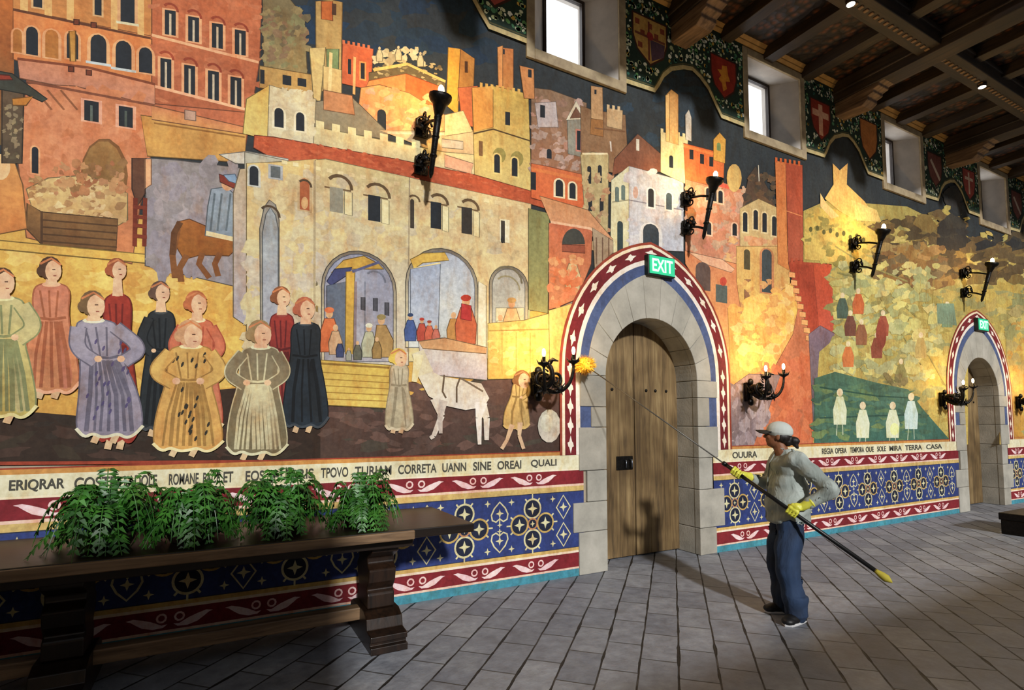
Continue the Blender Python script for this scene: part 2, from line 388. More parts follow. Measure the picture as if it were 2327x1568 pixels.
p([(1072,200),(1120,196),(1200,214),(1208,452),(1078,405)], '#b99a4e', '#c0ac70'); p([(1072,200),(1120,196),(1120,290),(1076,300)], '#c8924a'); cren((1090,198),(1200,216),9,10,'#c49c54')
P.line([(1076,304),(1120,294),(1208,322)], 3.5, '#4c3c24'); win(1153,270,11,30,False); win(1092,338,9,34,False,c='#6a4c30')
for x, y in ((1132,358),(1172,366)): P.disc(x+2, y-4, 15, 18, '#8a8048'); win(x-3, y+14, 13, 42, fr='#cdb878')
p([(560,226),(612,194),(610,318),(552,304)], '#cfae5c', '#c4b06c'); p([(612,194),(718,226),(712,330),(608,314)], '#c4b490', '#beb69c')
blobs((614,205,710,310), 20, ['#d0c4a0','#b8a888','#c8bca0'], 10, 24, .8)
win(634, 268, 21, 44, fr='#d6ccb0'); win(682, 277, 19, 42, fr='#d6ccb0')
# long tiled eaves
p([(578,308),(622,312),(900,362),(1080,398),(1232,442),(1238,474),(1205,464),(920,408),(700,372),(640,372),(576,336)], '#a84c2e', '#b0583a')
blobs((585,312,1230,468), 110, ['#b85c3a','#984028','#c06a48','#a44c30'], 6, 16, .35, rot=.2, inside=[(578,308),(622,312),(900,362),(1080,398),(1232,442),(1236,470),(920,404),(700,368),(640,368),(576,334)])
# --- the long cream palace
p([(498,352),(560,345),(655,362),(655,380),(535,372)], '#c9c4b8'); p([(556,346),(655,366),(652,432),(556,430)], '#a9a698', '#c0b494')
p([(530,440),(545,385),(560,384),(590,470),(588,760),(530,720)], '#b8a486', '#a09aa4')
p([(560,372),(640,368),(720,362),(718,700),(735,935),(640,900),(560,760)], '#c9b078', '#c4b490')
p([(716,364),(740,362),(932,404),(928,830),(724,828)], '#c3b282', '#bcb4a8'); p([(930,404),(1206,464),(1202,812),(928,822)], '#c9b488', '#d0c090')
blobs((585,400,1195,600), 130, ['#ccbc90','#bca87c','#c4b898','#d2c08c','#b8ac98','#c8ae84'], 14, 40, .9, inside=[(590,390),(700,395),(920,432),(1195,492),(1195,600),(590,600)])
blobs((560,560,730,800), 40, ['#c8b890','#bcb0a0','#c4b484','#b4aca4'], 14, 36, 1.3)
cren((640,372),(1200,478),22,8,'#d0c096'); P.line([(715,366),(714,700)], 4, '#a89878'); P.line([(930,410),(926,800)], 3, '#9c8c70')
win(577, 400, 20, 44, fr='#b8b8b0'); win(626, 392, 22, 26, False, c='#5c6468', fr='#a4a8ac')
p([(592,740),(590,520),(600,472),(612,455),(626,466),(634,500),(634,740)], '#8c867c'); p([(597,740),(596,530),(604,488),(614,472),(626,490),(632,520),(632,740)], '#8e969c', '#9a9aa4'); hood(612, 492, 46)
win(692, 442, 22, 72, c='#a05a38', fr='#b8a07a'); hood(692, 425, 30); P.disc(692, 462, 8, 14, '#c8a070')
for x, y, w, h, c in ((764,455,30,56,'#8c8878'),(850,474,28,58,DK),(990,490,24,60,DK),(1060,502,24,60,'#34302c')):
    hood(x+6, y-26, 58 if w > 25 else 42, '#5c4830', 6); P.line([(x-w*.9,y-h/2-2),(x+w*1.1,y-h/2+8)], 3, '#6a5438')
    p([(x+w*.6,y-h/2+8),(x+w*1.2,y-h/2+12),(x+w*1.2,y+h/2+8),(x+w*.6,y+h/2+4)], '#d8ca9e'); win(x, y, w, h, False, c=c)
win(936, 486, 9, 66, c='#3c342c'); hood(940,458,26,'#5c4830'); win(1146, 525, 22, 52, False, c='#d8d4c0'); win(1142, 527, 9, 50, False, c='#3c3830'); P.disc(1141, 545, 4, 8, '#2a2a2a')
# three big arches with market folk
def arch(x0, x1, top, bot, c, c2, edge='#6c645c'):
    def pts(e, k=0):
        w = (x1-x0)/2+e; cx = (x0+x1)/2; h = w*1.02
        return [(cx-w, bot)]+[(cx-w*math.cos(a), top-e+h-h*math.sin(a)+.08*(-w*math.cos(a))) for a in [PI*j/12 for j in range(13)]]+[(cx+w, bot)]
    p(pts(7), edge, '#c8bc9c'); p(pts(0), c, c2)
arch(737, 893, 578, 822, '#8b8fa4', '#9c98a0'); arch(928, 1078, 572, 790, '#a4aab8', '#c0c4c0'); arch(1118, 1192, 612, 770, '#a09c94', '#b4b8b0')
p([(752,620),(780,592),(826,582),(860,600),(872,612),(800,612)], '#b89444'); p([(742,640),(760,612),(800,608),(790,625),(752,650)], '#3c4068'); p([(742,650),(786,640),(784,800),(742,800)], '#5c6474')
p([(786,618),(806,616),(802,805),(784,805)], '#c09a44', '#b08c40'); P.line([(800,618),(862,596)], 5, '#54587c'); P.line([(808,640),(806,800)], 5, '#7c6c70')
hood(852, 640, 46, '#6c7080', 4); P.line([(829,640),(828,780)], 3, '#747888')
for x, y in ((824,690),(852,692),(878,702)): p([(x-4,y-14),(x+5,y-14),(x+5,y+16),(x-4,y+14)], '#4c4c54')
p([(932,590),(960,576),(1010,574),(1020,592),(960,598),(940,612)], '#cba850'); P.line([(934,612),(1000,598)], 3, '#e0cc90'); p([(932,612),(1000,600),(995,770),(932,770)], '#98a2b8', '#aab0bc')
hood(1152, 640, 66, '#6c6450', 5); hood(1152, 656, 56, '#8c8468', 4); p([(1126,700),(1190,700),(1190,770),(1126,770)], '#c8c0a0')
folk(748, 800, 100, '#c86c40', hat='#c87048'); folk(762, 806, 70, '#c4a07c'); folk(772, 812, 40, '#3c4468'); folk(838, 812, 76, '#a8a890', hat='#d0d0c0'); folk(872, 812, 96, '#a08050', hat='#8c7c50', lean=-6); folk(856, 815, 50, '#8c7044'); folk(812, 818, 44, '#5c5c50'); folk(792, 820, 30, '#9a9c90')
folk(932, 775, 62, '#44588c', hat='#2c3c5c'); folk(958, 775, 52, '#b04c3c', hat='#a83c30'); folk(975, 777, 48, '#c06048', hat='#984030'); folk(990, 780, 42, '#b86858')
folk(1030, 778, 70, '#b08048'); folk(1058, 782, 110, '#b86040', hat='#a83828'); p([(1048,690),(1070,695),(1070,730),(1046,725)], '#a83434')
folk(1162, 772, 94, '#d0b080', hat='#b89058'); folk(1136, 780, 66, '#d8d0b4')
p([(1086,640),(1104,650),(1104,810),(1084,800)], '#d4ccb4')
p([(724,818),(884,830),(884,928),(728,920)], '#c9aa52', '#d2b660'); P.line([(726,826),(884,836)], 4, '#8c6c30')
for k in range(5): P.line([(728,846+k*15),(884,856+k*14)], 2, '#9c7c38')
p([(950,776),(1004,768),(1106,790),(1106,864),(960,850)], '#c8beb0', '#bcb0b4'); p([(950,776),(1010,768),(1106,790),(1104,804),(960,792)], '#c4986c')
p([(1108,735),(1190,728),(1272,706),(1276,858),(1108,862)], '#d8bc70', '#c8a050'); blobs((1112,735,1265,850), 34, ['#e4cc80','#d0b060','#dcc078','#c89c4c'], 10, 26, .6); P.line([(1110,752),(1262,748)], 3, '#a88848')
for x in (1140,1172,1204): P.line([(x,756),(x,850)], 2, '#b08c48')
p([(1200,474),(1248,486),(1244,712),(1200,704)], '#7c7c50', '#8c8858')
# --- red shop and the far town
p([(1206,200),(1250,205),(1332,235),(1330,410),(1206,405)], '#7c6450', '#8c6048'); blobs((1210,215,1325,390), 36, ['#9c8c84','#a87868','#745848','#b49c94','#8c6c58'], 8, 22, .8)
p([(1214,235),(1262,232),(1268,290),(1222,290)], '#a89c9c'); win(1232,254,11,28,False)
p([(1180,150),(1212,158),(1214,226),(1190,224)], '#b87c4c'); win(1203,168,8,18,False)
p([(1206,372),(1240,378),(1335,400),(1330,486),(1206,450)], '#b8623c', '#c8643c'); win(1211,412,12,40,False); P.line([(1206,384),(1335,412)], 8, '#c47040')
win(1270, 428, 17, 38, fr='#d8c8a8'); win(1300, 434, 14, 36, fr='#d8c8a8'); win(1247,350,11,22)
p([(1285,274),(1308,230),(1332,272)], '#c8c0ac'); p([(1294,270),(1308,244),(1323,268)], '#6c4c3c'); p([(1288,274),(1330,272),(1330,360),(1290,350)], '#86847a'); win(1314,320,8,44,False,fr='#b87c70'); win(1326,322,7,40,False)
p([(1318,240),(1342,250),(1420,262),(1428,400),(1320,380)], '#7a5c42', '#8c6c50')
p([(1342,196),(1368,200),(1370,300),(1342,296)], '#a8825c', '#b49068'); win(1352,210,5,10,False); p([(1342,270),(1370,274),(1370,312),(1340,306)], '#8c6038')
p([(1378,246),(1414,252),(1412,296),(1378,288)], '#b09470'); cren((1378,248),(1414,254),3,10,'#c0a884'); P.line([(1350,292),(1420,300)], 4, '#6c4c34')
p([(1318,352),(1345,346),(1382,352),(1380,560),(1330,520)], '#b4a478', '#a89870'); P.line([(1322,350),(1380,350)], 5, '#d8ccac')
for x, y in ((1338,398),(1362,396),(1340,460),(1366,470)): win(x, y, 9, 40)
blobs((1325,400,1385,560), 24, ['#c8b888','#8c6c54','#b09c78','#a8785c'], 6, 16, 1.2)
p([(1390,400),(1395,362),(1448,305),(1500,350),(1505,392),(1425,385)], '#6c4c3c', '#7c4834'); win(1448,330,7,26,False,c='#c0bcb0'); P.line([(1386,322),(1388,345)], 5, '#c8c0b8')
p([(1388,410),(1428,378),(1428,562),(1386,578)], '#c8c6ac', '#ccc49c'); p([(1428,378),(1552,412),(1552,572),(1428,566)], '#b4b2b4', '#bcbcc4')
blobs((1430,390,1550,555), 30, ['#c4c2c4','#acaab0','#c0b8bc','#ccc8c4'], 10, 28, .6)
P.line([(1428,455),(1550,478)], 3, '#7c7880'); P.line([(1390,460),(1428,455)], 3, '#8c8870')
for x, y in ((1401,442),(1415,438)): win(x, y, 9, 34, c='#5c6c68')
win(1408,545,13,84,c='#2c3c40'); win(1478, 450, 13, 42, fr='#d8d4d0'); win(1519, 458, 13, 38, c='#3c4c54', fr='#d0ccc8'); win(1478,542,36,66,c='#343c44',fr='#d4d0cc'); P.disc(1443,438,6,14,'#b89484')
p([(1500,300),(1562,314),(1560,420),(1500,392)], '#c0b488', '#d4c890'); cren((1500,302),(1562,316),5,10,'#c4b88c'); win(1524,368,9,28)
p([(1511,218),(1524,204),(1540,216),(1540,330),(1512,322)], '#c08e50', '#c8a068'); p([(1556,262),(1564,250),(1570,268),(1570,322),(1557,318)], '#b8b0a4'); p([(1511,218),(1520,212),(1520,322),(1512,322)], '#d8b070')
p([(1552,326),(1645,350),(1642,440),(1556,410)], '#bc6034', '#c46c3c'); P.line([(1552,332),(1645,358)], 8, '#d87840')
for x, y in ((1570,352),(1594,362),(1615,368)): win(x, y, 9, 22, False)
p([(1620,318),(1634,302),(1648,318),(1646,372),(1620,364)], '#c49444'); win(1632,334,9,18,c='#6c8050')
p([(1556,408),(1642,430),(1712,430),(1712,640),(1556,600)], '#b87c5c', '#c48468'); blobs((1560,420,1700,600), 50, ['#c89474','#a86c50','#cc7c68','#b8a084','#d0a084','#a89080'], 8, 22, .9)
P.line([(1624,418),(1664,428)], 12, '#cc5c48')
for x, y in ((1608,442),(1622,444),(1636,448),(1610,520),(1668,522),(1690,510)): win(x, y, 10, 28, fr='#d8b89c')
P.disc(1667, 405, 17, 32, '#b49458', c2='#c8a868'); p([(1686,470),(1700,400),(1716,378),(1750,440),(1760,470)], '#3c342c', '#5c4434'); P.line([(1722,376),(1724,420)], 4, '#b8b0a0')
blobs((1690,400,1760,470), 14, ['#4c4030','#6c5038','#383430'], 8, 18, .8)
p([(1680,474),(1722,452),(1768,474),(1768,640),(1680,640)], '#b8a070', '#c4a878')
for x, y in ((1692,505),(1716,500),(1736,506),(1758,514)): win(x, y, 10, 44, fr='#d0bc90')
blobs((1650,540,1790,640), 26, ['#c89070','#bc7c58','#d4ac74','#c49c68'], 8, 22, .8)
p([(1672,560),(1792,560),(1796,740),(1672,740)], '#c49c64', '#d0ac60'); win(1741,616,22,98,c='#3c4448',fr='#b87c54'); win(1696,590,14,46,c='#4c4430')
p([(1690,635),(1704,635),(1702,740),(1690,740)], '#8c6448'); blobs((1660,640,1800,760), 30, ['#d8b464','#c8985c','#e0c070','#c08860'], 10, 24, .9)
p([(1760,366),(1784,370),(1788,570),(1800,620),(1766,600)], '#bc6c3c', '#c88048'); p([(1784,370),(1822,376),(1824,610),(1790,600)], '#9a442c', '#a4503a'); cren((1760,368),(1822,378),6,10,'#b8582c'); P.line([(1786,480),(1822,492)], 3, '#d08050')
# red shop front, canopies and painted sconce glow beside the arch
p([(1246,508),(1300,500),(1345,516),(1342,600),(1310,680),(1262,700),(1246,704)], '#b46448', '#c07c54'); p([(1225,446),(1335,478),(1392,545),(1372,552),(1340,520),(1250,505)], '#b8845c', '#c89470'); P.line([(1250,505),(1340,520),(1392,560)], 6, '#d8b090')
P.disc(1302, 556, 26, 36, '#3c3c38', a0=PI, a1=2*PI); p([(1276,556),(1328,558),(1328,576),(1276,572)], '#8c4c38'); folk(1300, 660, 80, '#c8b084', hat='#c89060'); blobs((1250,590,1320,700), 20, ['#d88058','#d0a070','#c86c44'], 8, 18, 1)
p([(1345,518),(1392,548),(1392,575),(1350,610)], '#a08c74'); [P.line([(x,540),(x,600)], 4, '#6c5444') for x in (1354,1368,1382)]
p([(1246,706),(1300,690),(1290,760),(1272,850),(1248,850)], '#dcbc70', '#d8a860')
p([(1556,600),(1555,570),(1672,600),(1672,640),(1690,760),(1660,900),(1650,820),(1620,700)], '#cc8058', '#d8a464'); p([(1560,572),(1640,590),(1668,612),(1660,620),(1600,600)], '#d8a484')
win(1596,628,34,64,c='#5c4a44'); win(1638,668,26,40,False,c='#545c58'); P.disc(1642,640,8,10,'#b84838')
p([(1652,700),(1700,720),(1800,640),(1836,780),(1845,1020),(1655,1022),(1660,900)], '#d8a858', '#c8784c')  # yellow upper part is sconce glow painted into the mural
blobs((1665,650,1800,830), 60, ['#e0b85c','#d8a054','#e8c870','#d09054','#e0c080'], 12, 34, .9, inside=[(1665,700),(1800,640),(1830,800),(1670,860)])  # brighter yellow patches of the same painted glow
p([(1790,600),(1800,610),(1838,760),(1848,1016),(1700,1020),(1722,900),(1800,760),(1812,700)], '#bc7450', '#b86c4c'); blobs((1710,820,1840,1010), 30, ['#cc7850','#bc6440','#d08058','#c46c4c'], 12, 30, 1.4)
p([(1658,880),(1700,850),(1772,852),(1745,930),(1706,1020),(1658,1022)], '#8c7470', '#7c6c70'); blobs((1662,880,1740,1010), 26, ['#a09098','#6c5c5c','#b4a4a4','#8c7878'], 7, 18, 1.8)
p([(1812,592),(1888,602),(1896,700),(1890,790),(1845,870),(1838,760),(1800,640),(1790,596)], '#9c3c28', '#a84a34'); p([(1846,598),(1888,602),(1896,790),(1860,760)], '#b84c30', '#b85440'); cren((1795,598),(1888,606),9,12,'#a84830')
for k in range(9): x, y = 1797+k*4.8, 618+k*18; p([(x-6,y),(x+8,y+2),(x+8,y+14),(x-6,y+12)], '#dc9c64', same=True)
p([(1836,760),(1862,740),(1898,760),(1895,900),(1848,1005)], '#7c6470', '#5c5c5c')
# --- hills, fields and pond
OUTL = False
p([(1824,480),(1880,455),(1960,462),(2060,470),(2160,520),(2198,538),(2198,1010),(1846,1010),(1860,800),(1895,770),(1888,600),(1824,596)], '#9c8e50', '#b8a258')
p([(2197,538),(2250,560),(2340,590),(2340,800),(2197,800)], '#b09a54', '#c0a858'); p([(2270,798),(2340,798),(2340,1010),(2270,1010)], '#c0a858', '#c8a850')
blobs((1890,480,2340,1000), 330, ['#b8a45c','#a0904c','#c8b464','#948c58','#b09044','#7c8462','#b89c58','#8c8c64','#ccb870','#787448'], 12, 40, .6)
blobs((1980,480,2330,640), 130, ['#4c3c28','#6a5434','#3c3428','#7c6c40','#5c4c34','#8c7440'], 14, 40, .6)
blobs((2150,430,2340,560), 44, ['#24282c','#2c2c2c','#3c3830','#302c28'], 20, 50, .6)
p([(1826,590),(1826,500),(1870,470),(1900,478),(2010,540),(1930,600)], '#b8a050', '#c4a85c'); blobs((1830,480,1985,600), 40, ['#c4b05c','#8c8448','#d0b868','#6c6838','#b89c54'], 7, 20, .7)
for k in range(9): P.disc(1840+k*15, 522+k*3-(k%2)*6, 4, 6, '#4c4c28')
p([(1872,452),(1892,420),(1890,372),(1906,388),(1924,372),(1922,420),(1962,458),(1985,490),(1940,500),(1905,480)], '#c89c58', '#cfae66'); p([(1862,440),(1875,462),(1905,492),(1888,498),(1862,470)], '#d2b478'); p([(1932,455),(1990,478),(2000,505),(1945,502)], '#d0b870')
blobs((2000,560,2150,650), 40, ['#8c6434','#6c4c30','#a07c44','#b88c54','#5c5440','#9c8858'], 12, 34, .7)
for a, b, c in (((1895,560),(1960,600),(2060,640)),((1960,600),(2010,700),(2110,860)),((2060,720),(2120,830),(2160,900)),((1900,620),(1990,640),(2080,720))): P.line([a, b, c], 6, '#8c8450')
blobs((1895,600,2130,860), 90, ['#9ca078','#b4a864','#d8c878','#8c9468','#c8bc70','#a8a880','#dcc880'], 10, 30, .7)
for x, y, c in ((1912,700,'#4c5c50'),(1930,740,'#6c4438'),(1955,760,'#8c5c40'),(1990,790,'#8a4a38'),(2004,740,'#98503c'),(1925,810,'#c07040'),(2045,850,'#8c8450'),(2090,790,'#b49c60'),(2150,720,'#788c6c'),(1948,690,'#b8643c')):
    folk(x, y+24, 60, c, hd='#d8c4a0')
p([(2126,690),(2165,690),(2172,740),(2128,735)], '#788c74'); P.disc(2000,760,12,34,'#8c4434'); blobs((2010,850,2060,880), 6, ['#8c7c50','#6c6440'], 8, 14, 1)
for x in (2090,2105,2120,2210,2240): P.line([(x,630),(x-4,700)], 3, '#a89450')
p([(1848,860),(1895,845),(1990,870),(2062,885),(2095,930),(2160,1004),(1848,1008)], '#4a6854', '#3c6258'); blobs((1855,870,2110,1000), 70, ['#3c6054','#527058','#345048','#607850','#4c7468','#7c8c54'], 10, 34, .4, inside=[(1850,866),(1990,876),(2060,892),(2095,935),(2150,1000),(1850,1004)])
P.line([(1860,880),(1990,900),(2075,905)], 5, '#2c4c40'); P.line([(1860,950),(1990,945),(2090,942)], 5, '#2f4c42')
for x, y in ((1906,895),(1958,925),(2026,925),(2068,905)):
    folk(x, y+70, 84, '#d0d4b8' if x != 2068 else '#b8ccc8', hd='#d8c8a8', w=.3); P.line([(x-6,y+66),(x-8,y+95)], 4, '#c0c8b0'); P.line([(x+6,y+66),(x+7,y+93)], 4, '#c0c8b0')
P.disc(2030, 975, 10, 14, '#dce0a0')
p([(2284,760),(2340,740),(2340,1003),(2284,1000)], '#a8a068', '#bc8c3c'); blobs((2290,700,2335,990), 24, ['#c8a850','#a09468','#c08c40','#8c9468'], 8, 22, 1)
# --- the townspeople in the foreground
def chaikin(pts, it=2, closed=True):
    for _ in range(it):
        q = []
        n = len(pts)
        for i in range(n if closed else n-1):
            a, b = pts[i], pts[(i+1)%n]; q += [(a[0]*.75+b[0]*.25, a[1]*.75+b[1]*.25), (a[0]*.25+b[0]*.75, a[1]*.25+b[1]*.75)]
        pts = q if closed else [pts[0]]+q+[pts[-1]]
    return pts
def robe(x, top, bot, w, c, c2=None, fold='#7c6450', hem='#d8ccb0', hair='#4c3424', hd='#cfa888', arm=0, spots=None, n=5, shade=None, tilt=0):
    h = bot-top; sh = top+h*.2; wa = top+h*.45
    L = [(x-w*.16+tilt, sh), (x-w*.32+tilt*.8, sh+h*.04), (x-w*.3+tilt*.5, wa), (x-w*.44, top+h*.7), (x-w*.5, bot-h*.05)]
    R = [(x+w*.5, bot-h*.07), (x+w*.42, top+h*.7), (x+w*.27+tilt*.5, wa), (x+w*.33+tilt*.8, sh+h*.04), (x+w*.16+tilt, sh)]
    hemp = [(x-w*.5+w*k/8, bot+math.sin(k*2.3)*h*.018) for k in range(1, 8)]
    for fx in (-.16, .12): P.line([(x+w*fx, bot-8), (x+w*(fx-.08), bot+h*.05)], 9, '#c8ac88')
    out = chaikin(L+hemp+R)
    P.line(out, 4, fold, close=True); p(out, c, c2)
    P.poly(chaikin([(x+w*.06,wa+h*.03),(x+w*.2,wa+h*.04),(x+w*.4,bot-h*.1),(x+w*.3,bot-h*.02),(x+w*.16,bot-h*.02)]), fold, c)
    rn = random.Random(int(x))
    for k in range(n):
        a = -.4+.8*(k+.5)/n
        P.line([(x+w*a*.5+tilt*.4, wa+h*.03), (x+w*a*.85, top+h*.72), (x+w*a+rn.uniform(-4, 4), bot-h*.03)], rn.uniform(3, 6), fold)
    for k in range(3): P.line([(x-w*.2+k*w*.16+tilt*.7, sh+h*.05), (x-w*.12+k*w*.1+tilt*.5, wa)], 2.5, fold)
    P.line([(x-w*.29+tilt*.5, wa), (x, wa+h*.015), (x+w*.26+tilt*.5, wa)], 4, shade or fold)
    P.line(chaikin([L[-1]]+hemp+[R[0]], 2, False), 4.5, hem)
    if spots:
        for k in range(26):
            u = rn.uniform(-.4, .4); v = rn.uniform(.25, .93); P.disc(x+w*u*(.5+v*.5), top+h*v, 3, 7, spots, 6, rot=.4)
    for s_ in ((-1, 1) if arm == 2 else (arm,) if arm else ()):
        am = chaikin([(x+s_*w*.27+tilt*.8, sh+h*.05), (x+s_*w*.50, top+h*.40), (x+s_*w*.20, top+h*.49)], 3, False); P.line(am, w*.115+4, fold); P.line(am, w*.115, c); P.disc(x+s_*w*.17, top+h*.47, w*.06, w*.05, hd, 8)
    hr = 11+w*.095; P.disc(x+tilt, sh+h*.005, w*.17, h*.02, hem, 10); P.disc(x+tilt, sh-h*.005, w*.12, h*.016, hd, 10); hx, hy = x+tilt, top+hr*1.3
    p([(hx-hr*.4, hy), (hx+hr*.4, hy), (hx+hr*.6, sh+3), (hx-hr*.6, sh+3)], hd)
    P.disc(hx-hr*1.0, hy+hr*.1, hr*.45, hr*.5, hair); P.disc(hx-hr*.12, hy-hr*.2, hr*1.12, hr*1.15, hair); P.disc(hx+hr*.2, hy+hr*.1, hr*.8, hr*1.05, hd)
    P.line([(hx+hr*.1, hy-hr*.05), (hx+hr*.4, hy-hr*.05)], 1.8, '#5c4030'); P.line([(hx+hr*.2, hy+hr*.55), (hx+hr*.5, hy+hr*.55)], 1.8, '#8c4c3c')
    P.line([(hx-hr*1.1, hy-hr*.6), (hx, hy-hr*1.15), (hx+hr*.95, hy-hr*.5)], 3, '#b8744c')
robe(268, 588, 1000, 96, '#8c3024', '#7c2c22', '#641e18', '#8c3024', hair='#8c4c30')
robe(118, 585, 890, 128, '#b8745c', '#bc8058', '#96583c', '#d8a888', arm=0)
robe(10, 610, 945, 150, '#b4a878', '#b4a45c', '#7c8058', '#d4cc98', arm=1, n=8)
robe(366, 640, 975, 96, '#24282c', '#1e2428', '#101418', '#3c4044', arm=-1, hair='#5c4438')
robe(448, 662, 985, 118, '#b4664c', '#b87054', '#9c4c38', '#d8c8a8', hair='#a8603c', arm=2)
robe(250, 662, 990, 152, '#8a8494', '#847c8c', '#5c5868', '#ccc8b0', arm=2, spots='#4c4468', hair='#6c5438', n=7, tilt=-36)
robe(428, 728, 1022, 160, '#c09a58', '#c49454', '#94703c', '#dccfa0', spots='#2c2820', arm=2, hair='#b88c68', n=8, tilt=6)
robe(640, 652, 960, 84, '#8c3028', '#7c3430', '#5c1c1c', '#8c4038', hair='#7c4c30')
robe(694, 676, 968, 104, '#242a30', '#202a34', '#0e1216', '#3c444c', hair='#a86048', n=4)
robe(584, 728, 1030, 140, '#7c7058', '#70664c', '#b8b090', '#ccc8a8', arm=2, hair='#8c7450', n=11, tilt=8)
# groom, pale horse and porter
robe(906, 792, 975, 64, '#b4a890', '#a89c80', '#8c8068', '#c8bca0', hair='#c8a850', n=2)
def limb(pts, ws, c):
    for (a, b), (w0, w1) in zip(zip(pts, pts[1:]), zip(ws, ws[1:])):
        v = Vector((b[0]-a[0], b[1]-a[1])).normalized(); q = (-v.y, v.x)
        p([(a[0]+q[0]*w0, a[1]+q[1]*w0), (b[0]+q[0]*w1, b[1]+q[1]*w1), (b[0]-q[0]*w1, b[1]-q[1]*w1), (a[0]-q[0]*w0, a[1]-q[1]*w0)], c)
p([(946,850),(968,838),(1000,855),(1050,864),(1092,872),(1110,905),(1098,925),(1056,932),(1010,922),(972,900)], '#c4b8a4', '#ccc4bc')
limb([(966,850),(948,800)], [18, 14], '#c8bca0'); limb([(950,806),(940,868)], [11, 6], '#d4c8a0')
limb([(990,905),(1002,945),(984,990),(976,996)], [14, 7, 5, 4], '#c8beb4'); limb([(1006,910),(998,950),(1000,985)], [10, 6, 4], '#b4a8a0'); limb([(1086,905),(1104,950),(1104,1000)], [15, 7, 5], '#d0c8c0'); limb([(1092,915),(1086,950),(1088,1010)], [14, 7, 4], '#dcd6d0')
P.line([(1008,852),(1004,890),(1012,905)], 4, '#5c4c3c'); P.line([(1044,858),(1036,880),(1036,915)], 4, '#5c4c3c'); P.line([(1046,860),(1096,890)], 4, '#6c5c4c')
robe(1172, 842, 972, 60, '#c4a468', '#bc9c60', '#8c7040', '#c4a468', hair='#7c5430', arm=1, n=2, tilt=14); limb([(1162,965),(1150,1000),(1138,1020)], [6, 4, 4], '#c8a888'); limb([(1180,960),(1178,990),(1188,1020)], [6, 4, 4], '#c8a888')
P.disc(1246, 968, 26, 38, '#b4b0a0', c2='#c4bcb0'); P.disc(1240, 962, 14, 20, '#c8c4b4')
P.line([(-60,1053),(640,1048),(1290,1040)], 5, '#8c3a28')
# ------------------------------------------------------------------ the person dusting
FACE = math.radians(140)
PB = Vector((4.25, 2.98, 0)); RM = Matrix.Rotation(FACE, 3, 'Z'); RI = RM.inverted()
def loc(w): return RI @ (Vector(w)-PB)
skin = mat('skin', '#74482f', .55, c2='#845639', scale=20)
def mat_cloth(name, a, b, scale, fine):
    m, nt, bs = new_mat(name)
    n = N(nt, 'ShaderNodeTexNoise', i_Scale=scale, i_Detail=5, i_Distortion=.8); nt.links.new(coords(nt, (1,1,.45)), n.inputs['Vector'])
    nt.links.new(ramp(nt, n.outputs[0], [(.35, a), (.65, b)]), bs.inputs['Base Color']); bs.inputs['Roughness'].default_value = .85
    bp = N(nt, 'ShaderNodeBump', i_Strength=.9, i_Distance=.03); nt.links.new(n.outputs[0], bp.inputs['Height']); nt.links.new(bp.outputs[0], bs.inputs['Normal'])
    return m
jack_m = mat_cloth('grey_jacket_cloth', '#828a84', '#a6aea8', 7, 0); jean_m = mat_cloth('blue_denim', '#0a1424', '#1c3250', 5, 0)
cap_m = mat('cap_cloth', '#b8beb8', .8); cap_d = mat('dark_cap_peak', '#2a2620', .7); hair_m = mat('dark_hair', '#120e0c', .5, c2='#221a16', scale=60, stretch=(1,1,.2), bump=.4)
glove_m = mat('yellow_rubber', '#c4c43c', .4, c2='#d4d050', scale=14, bump=.2); shoe_m = mat('black_shoe', '#0e0e10', .5); sole_m = mat('white_sole', '#c4c4c4', .6)
PER = thing('person', 'person in pale cap, grey jacket and jeans dusting with a long pole near the doorway', 'person', PB, FACE)
POLE0, POLE1 = Vector((4.33, 2.17, .42)), Vector((3.38, 4.60, 2.185))
pl0, pl1 = loc(POLE0), loc(POLE1); pd = (pl1-pl0).normalized()
def on_pole(w):
    q = loc(w); t = (q-pl0).dot(pd); return pl0+pd*t
HL = on_pole((4.074, 2.80, .875)); HR = on_pole((3.93, 3.20, 1.16))
SL, SR = Vector((-.04,.17,1.30)), Vector((-.03,-.17,1.30))
EL = Vector((-.26,.30,1.06)); ER = Vector((.10,-.22,1.05))
WL = HL+(EL-HL).normalized()*.075; WR = HR+(ER-HR).normalized()*.075
HC = Vector((.045,-.005,1.475)); yaw = -.3
HM = Matrix.Rotation(yaw, 3, 'Z') @ Matrix.Rotation(-.12, 3, 'Y')
def hp(x, y, z): return HC+HM @ Vector((x, y, z))
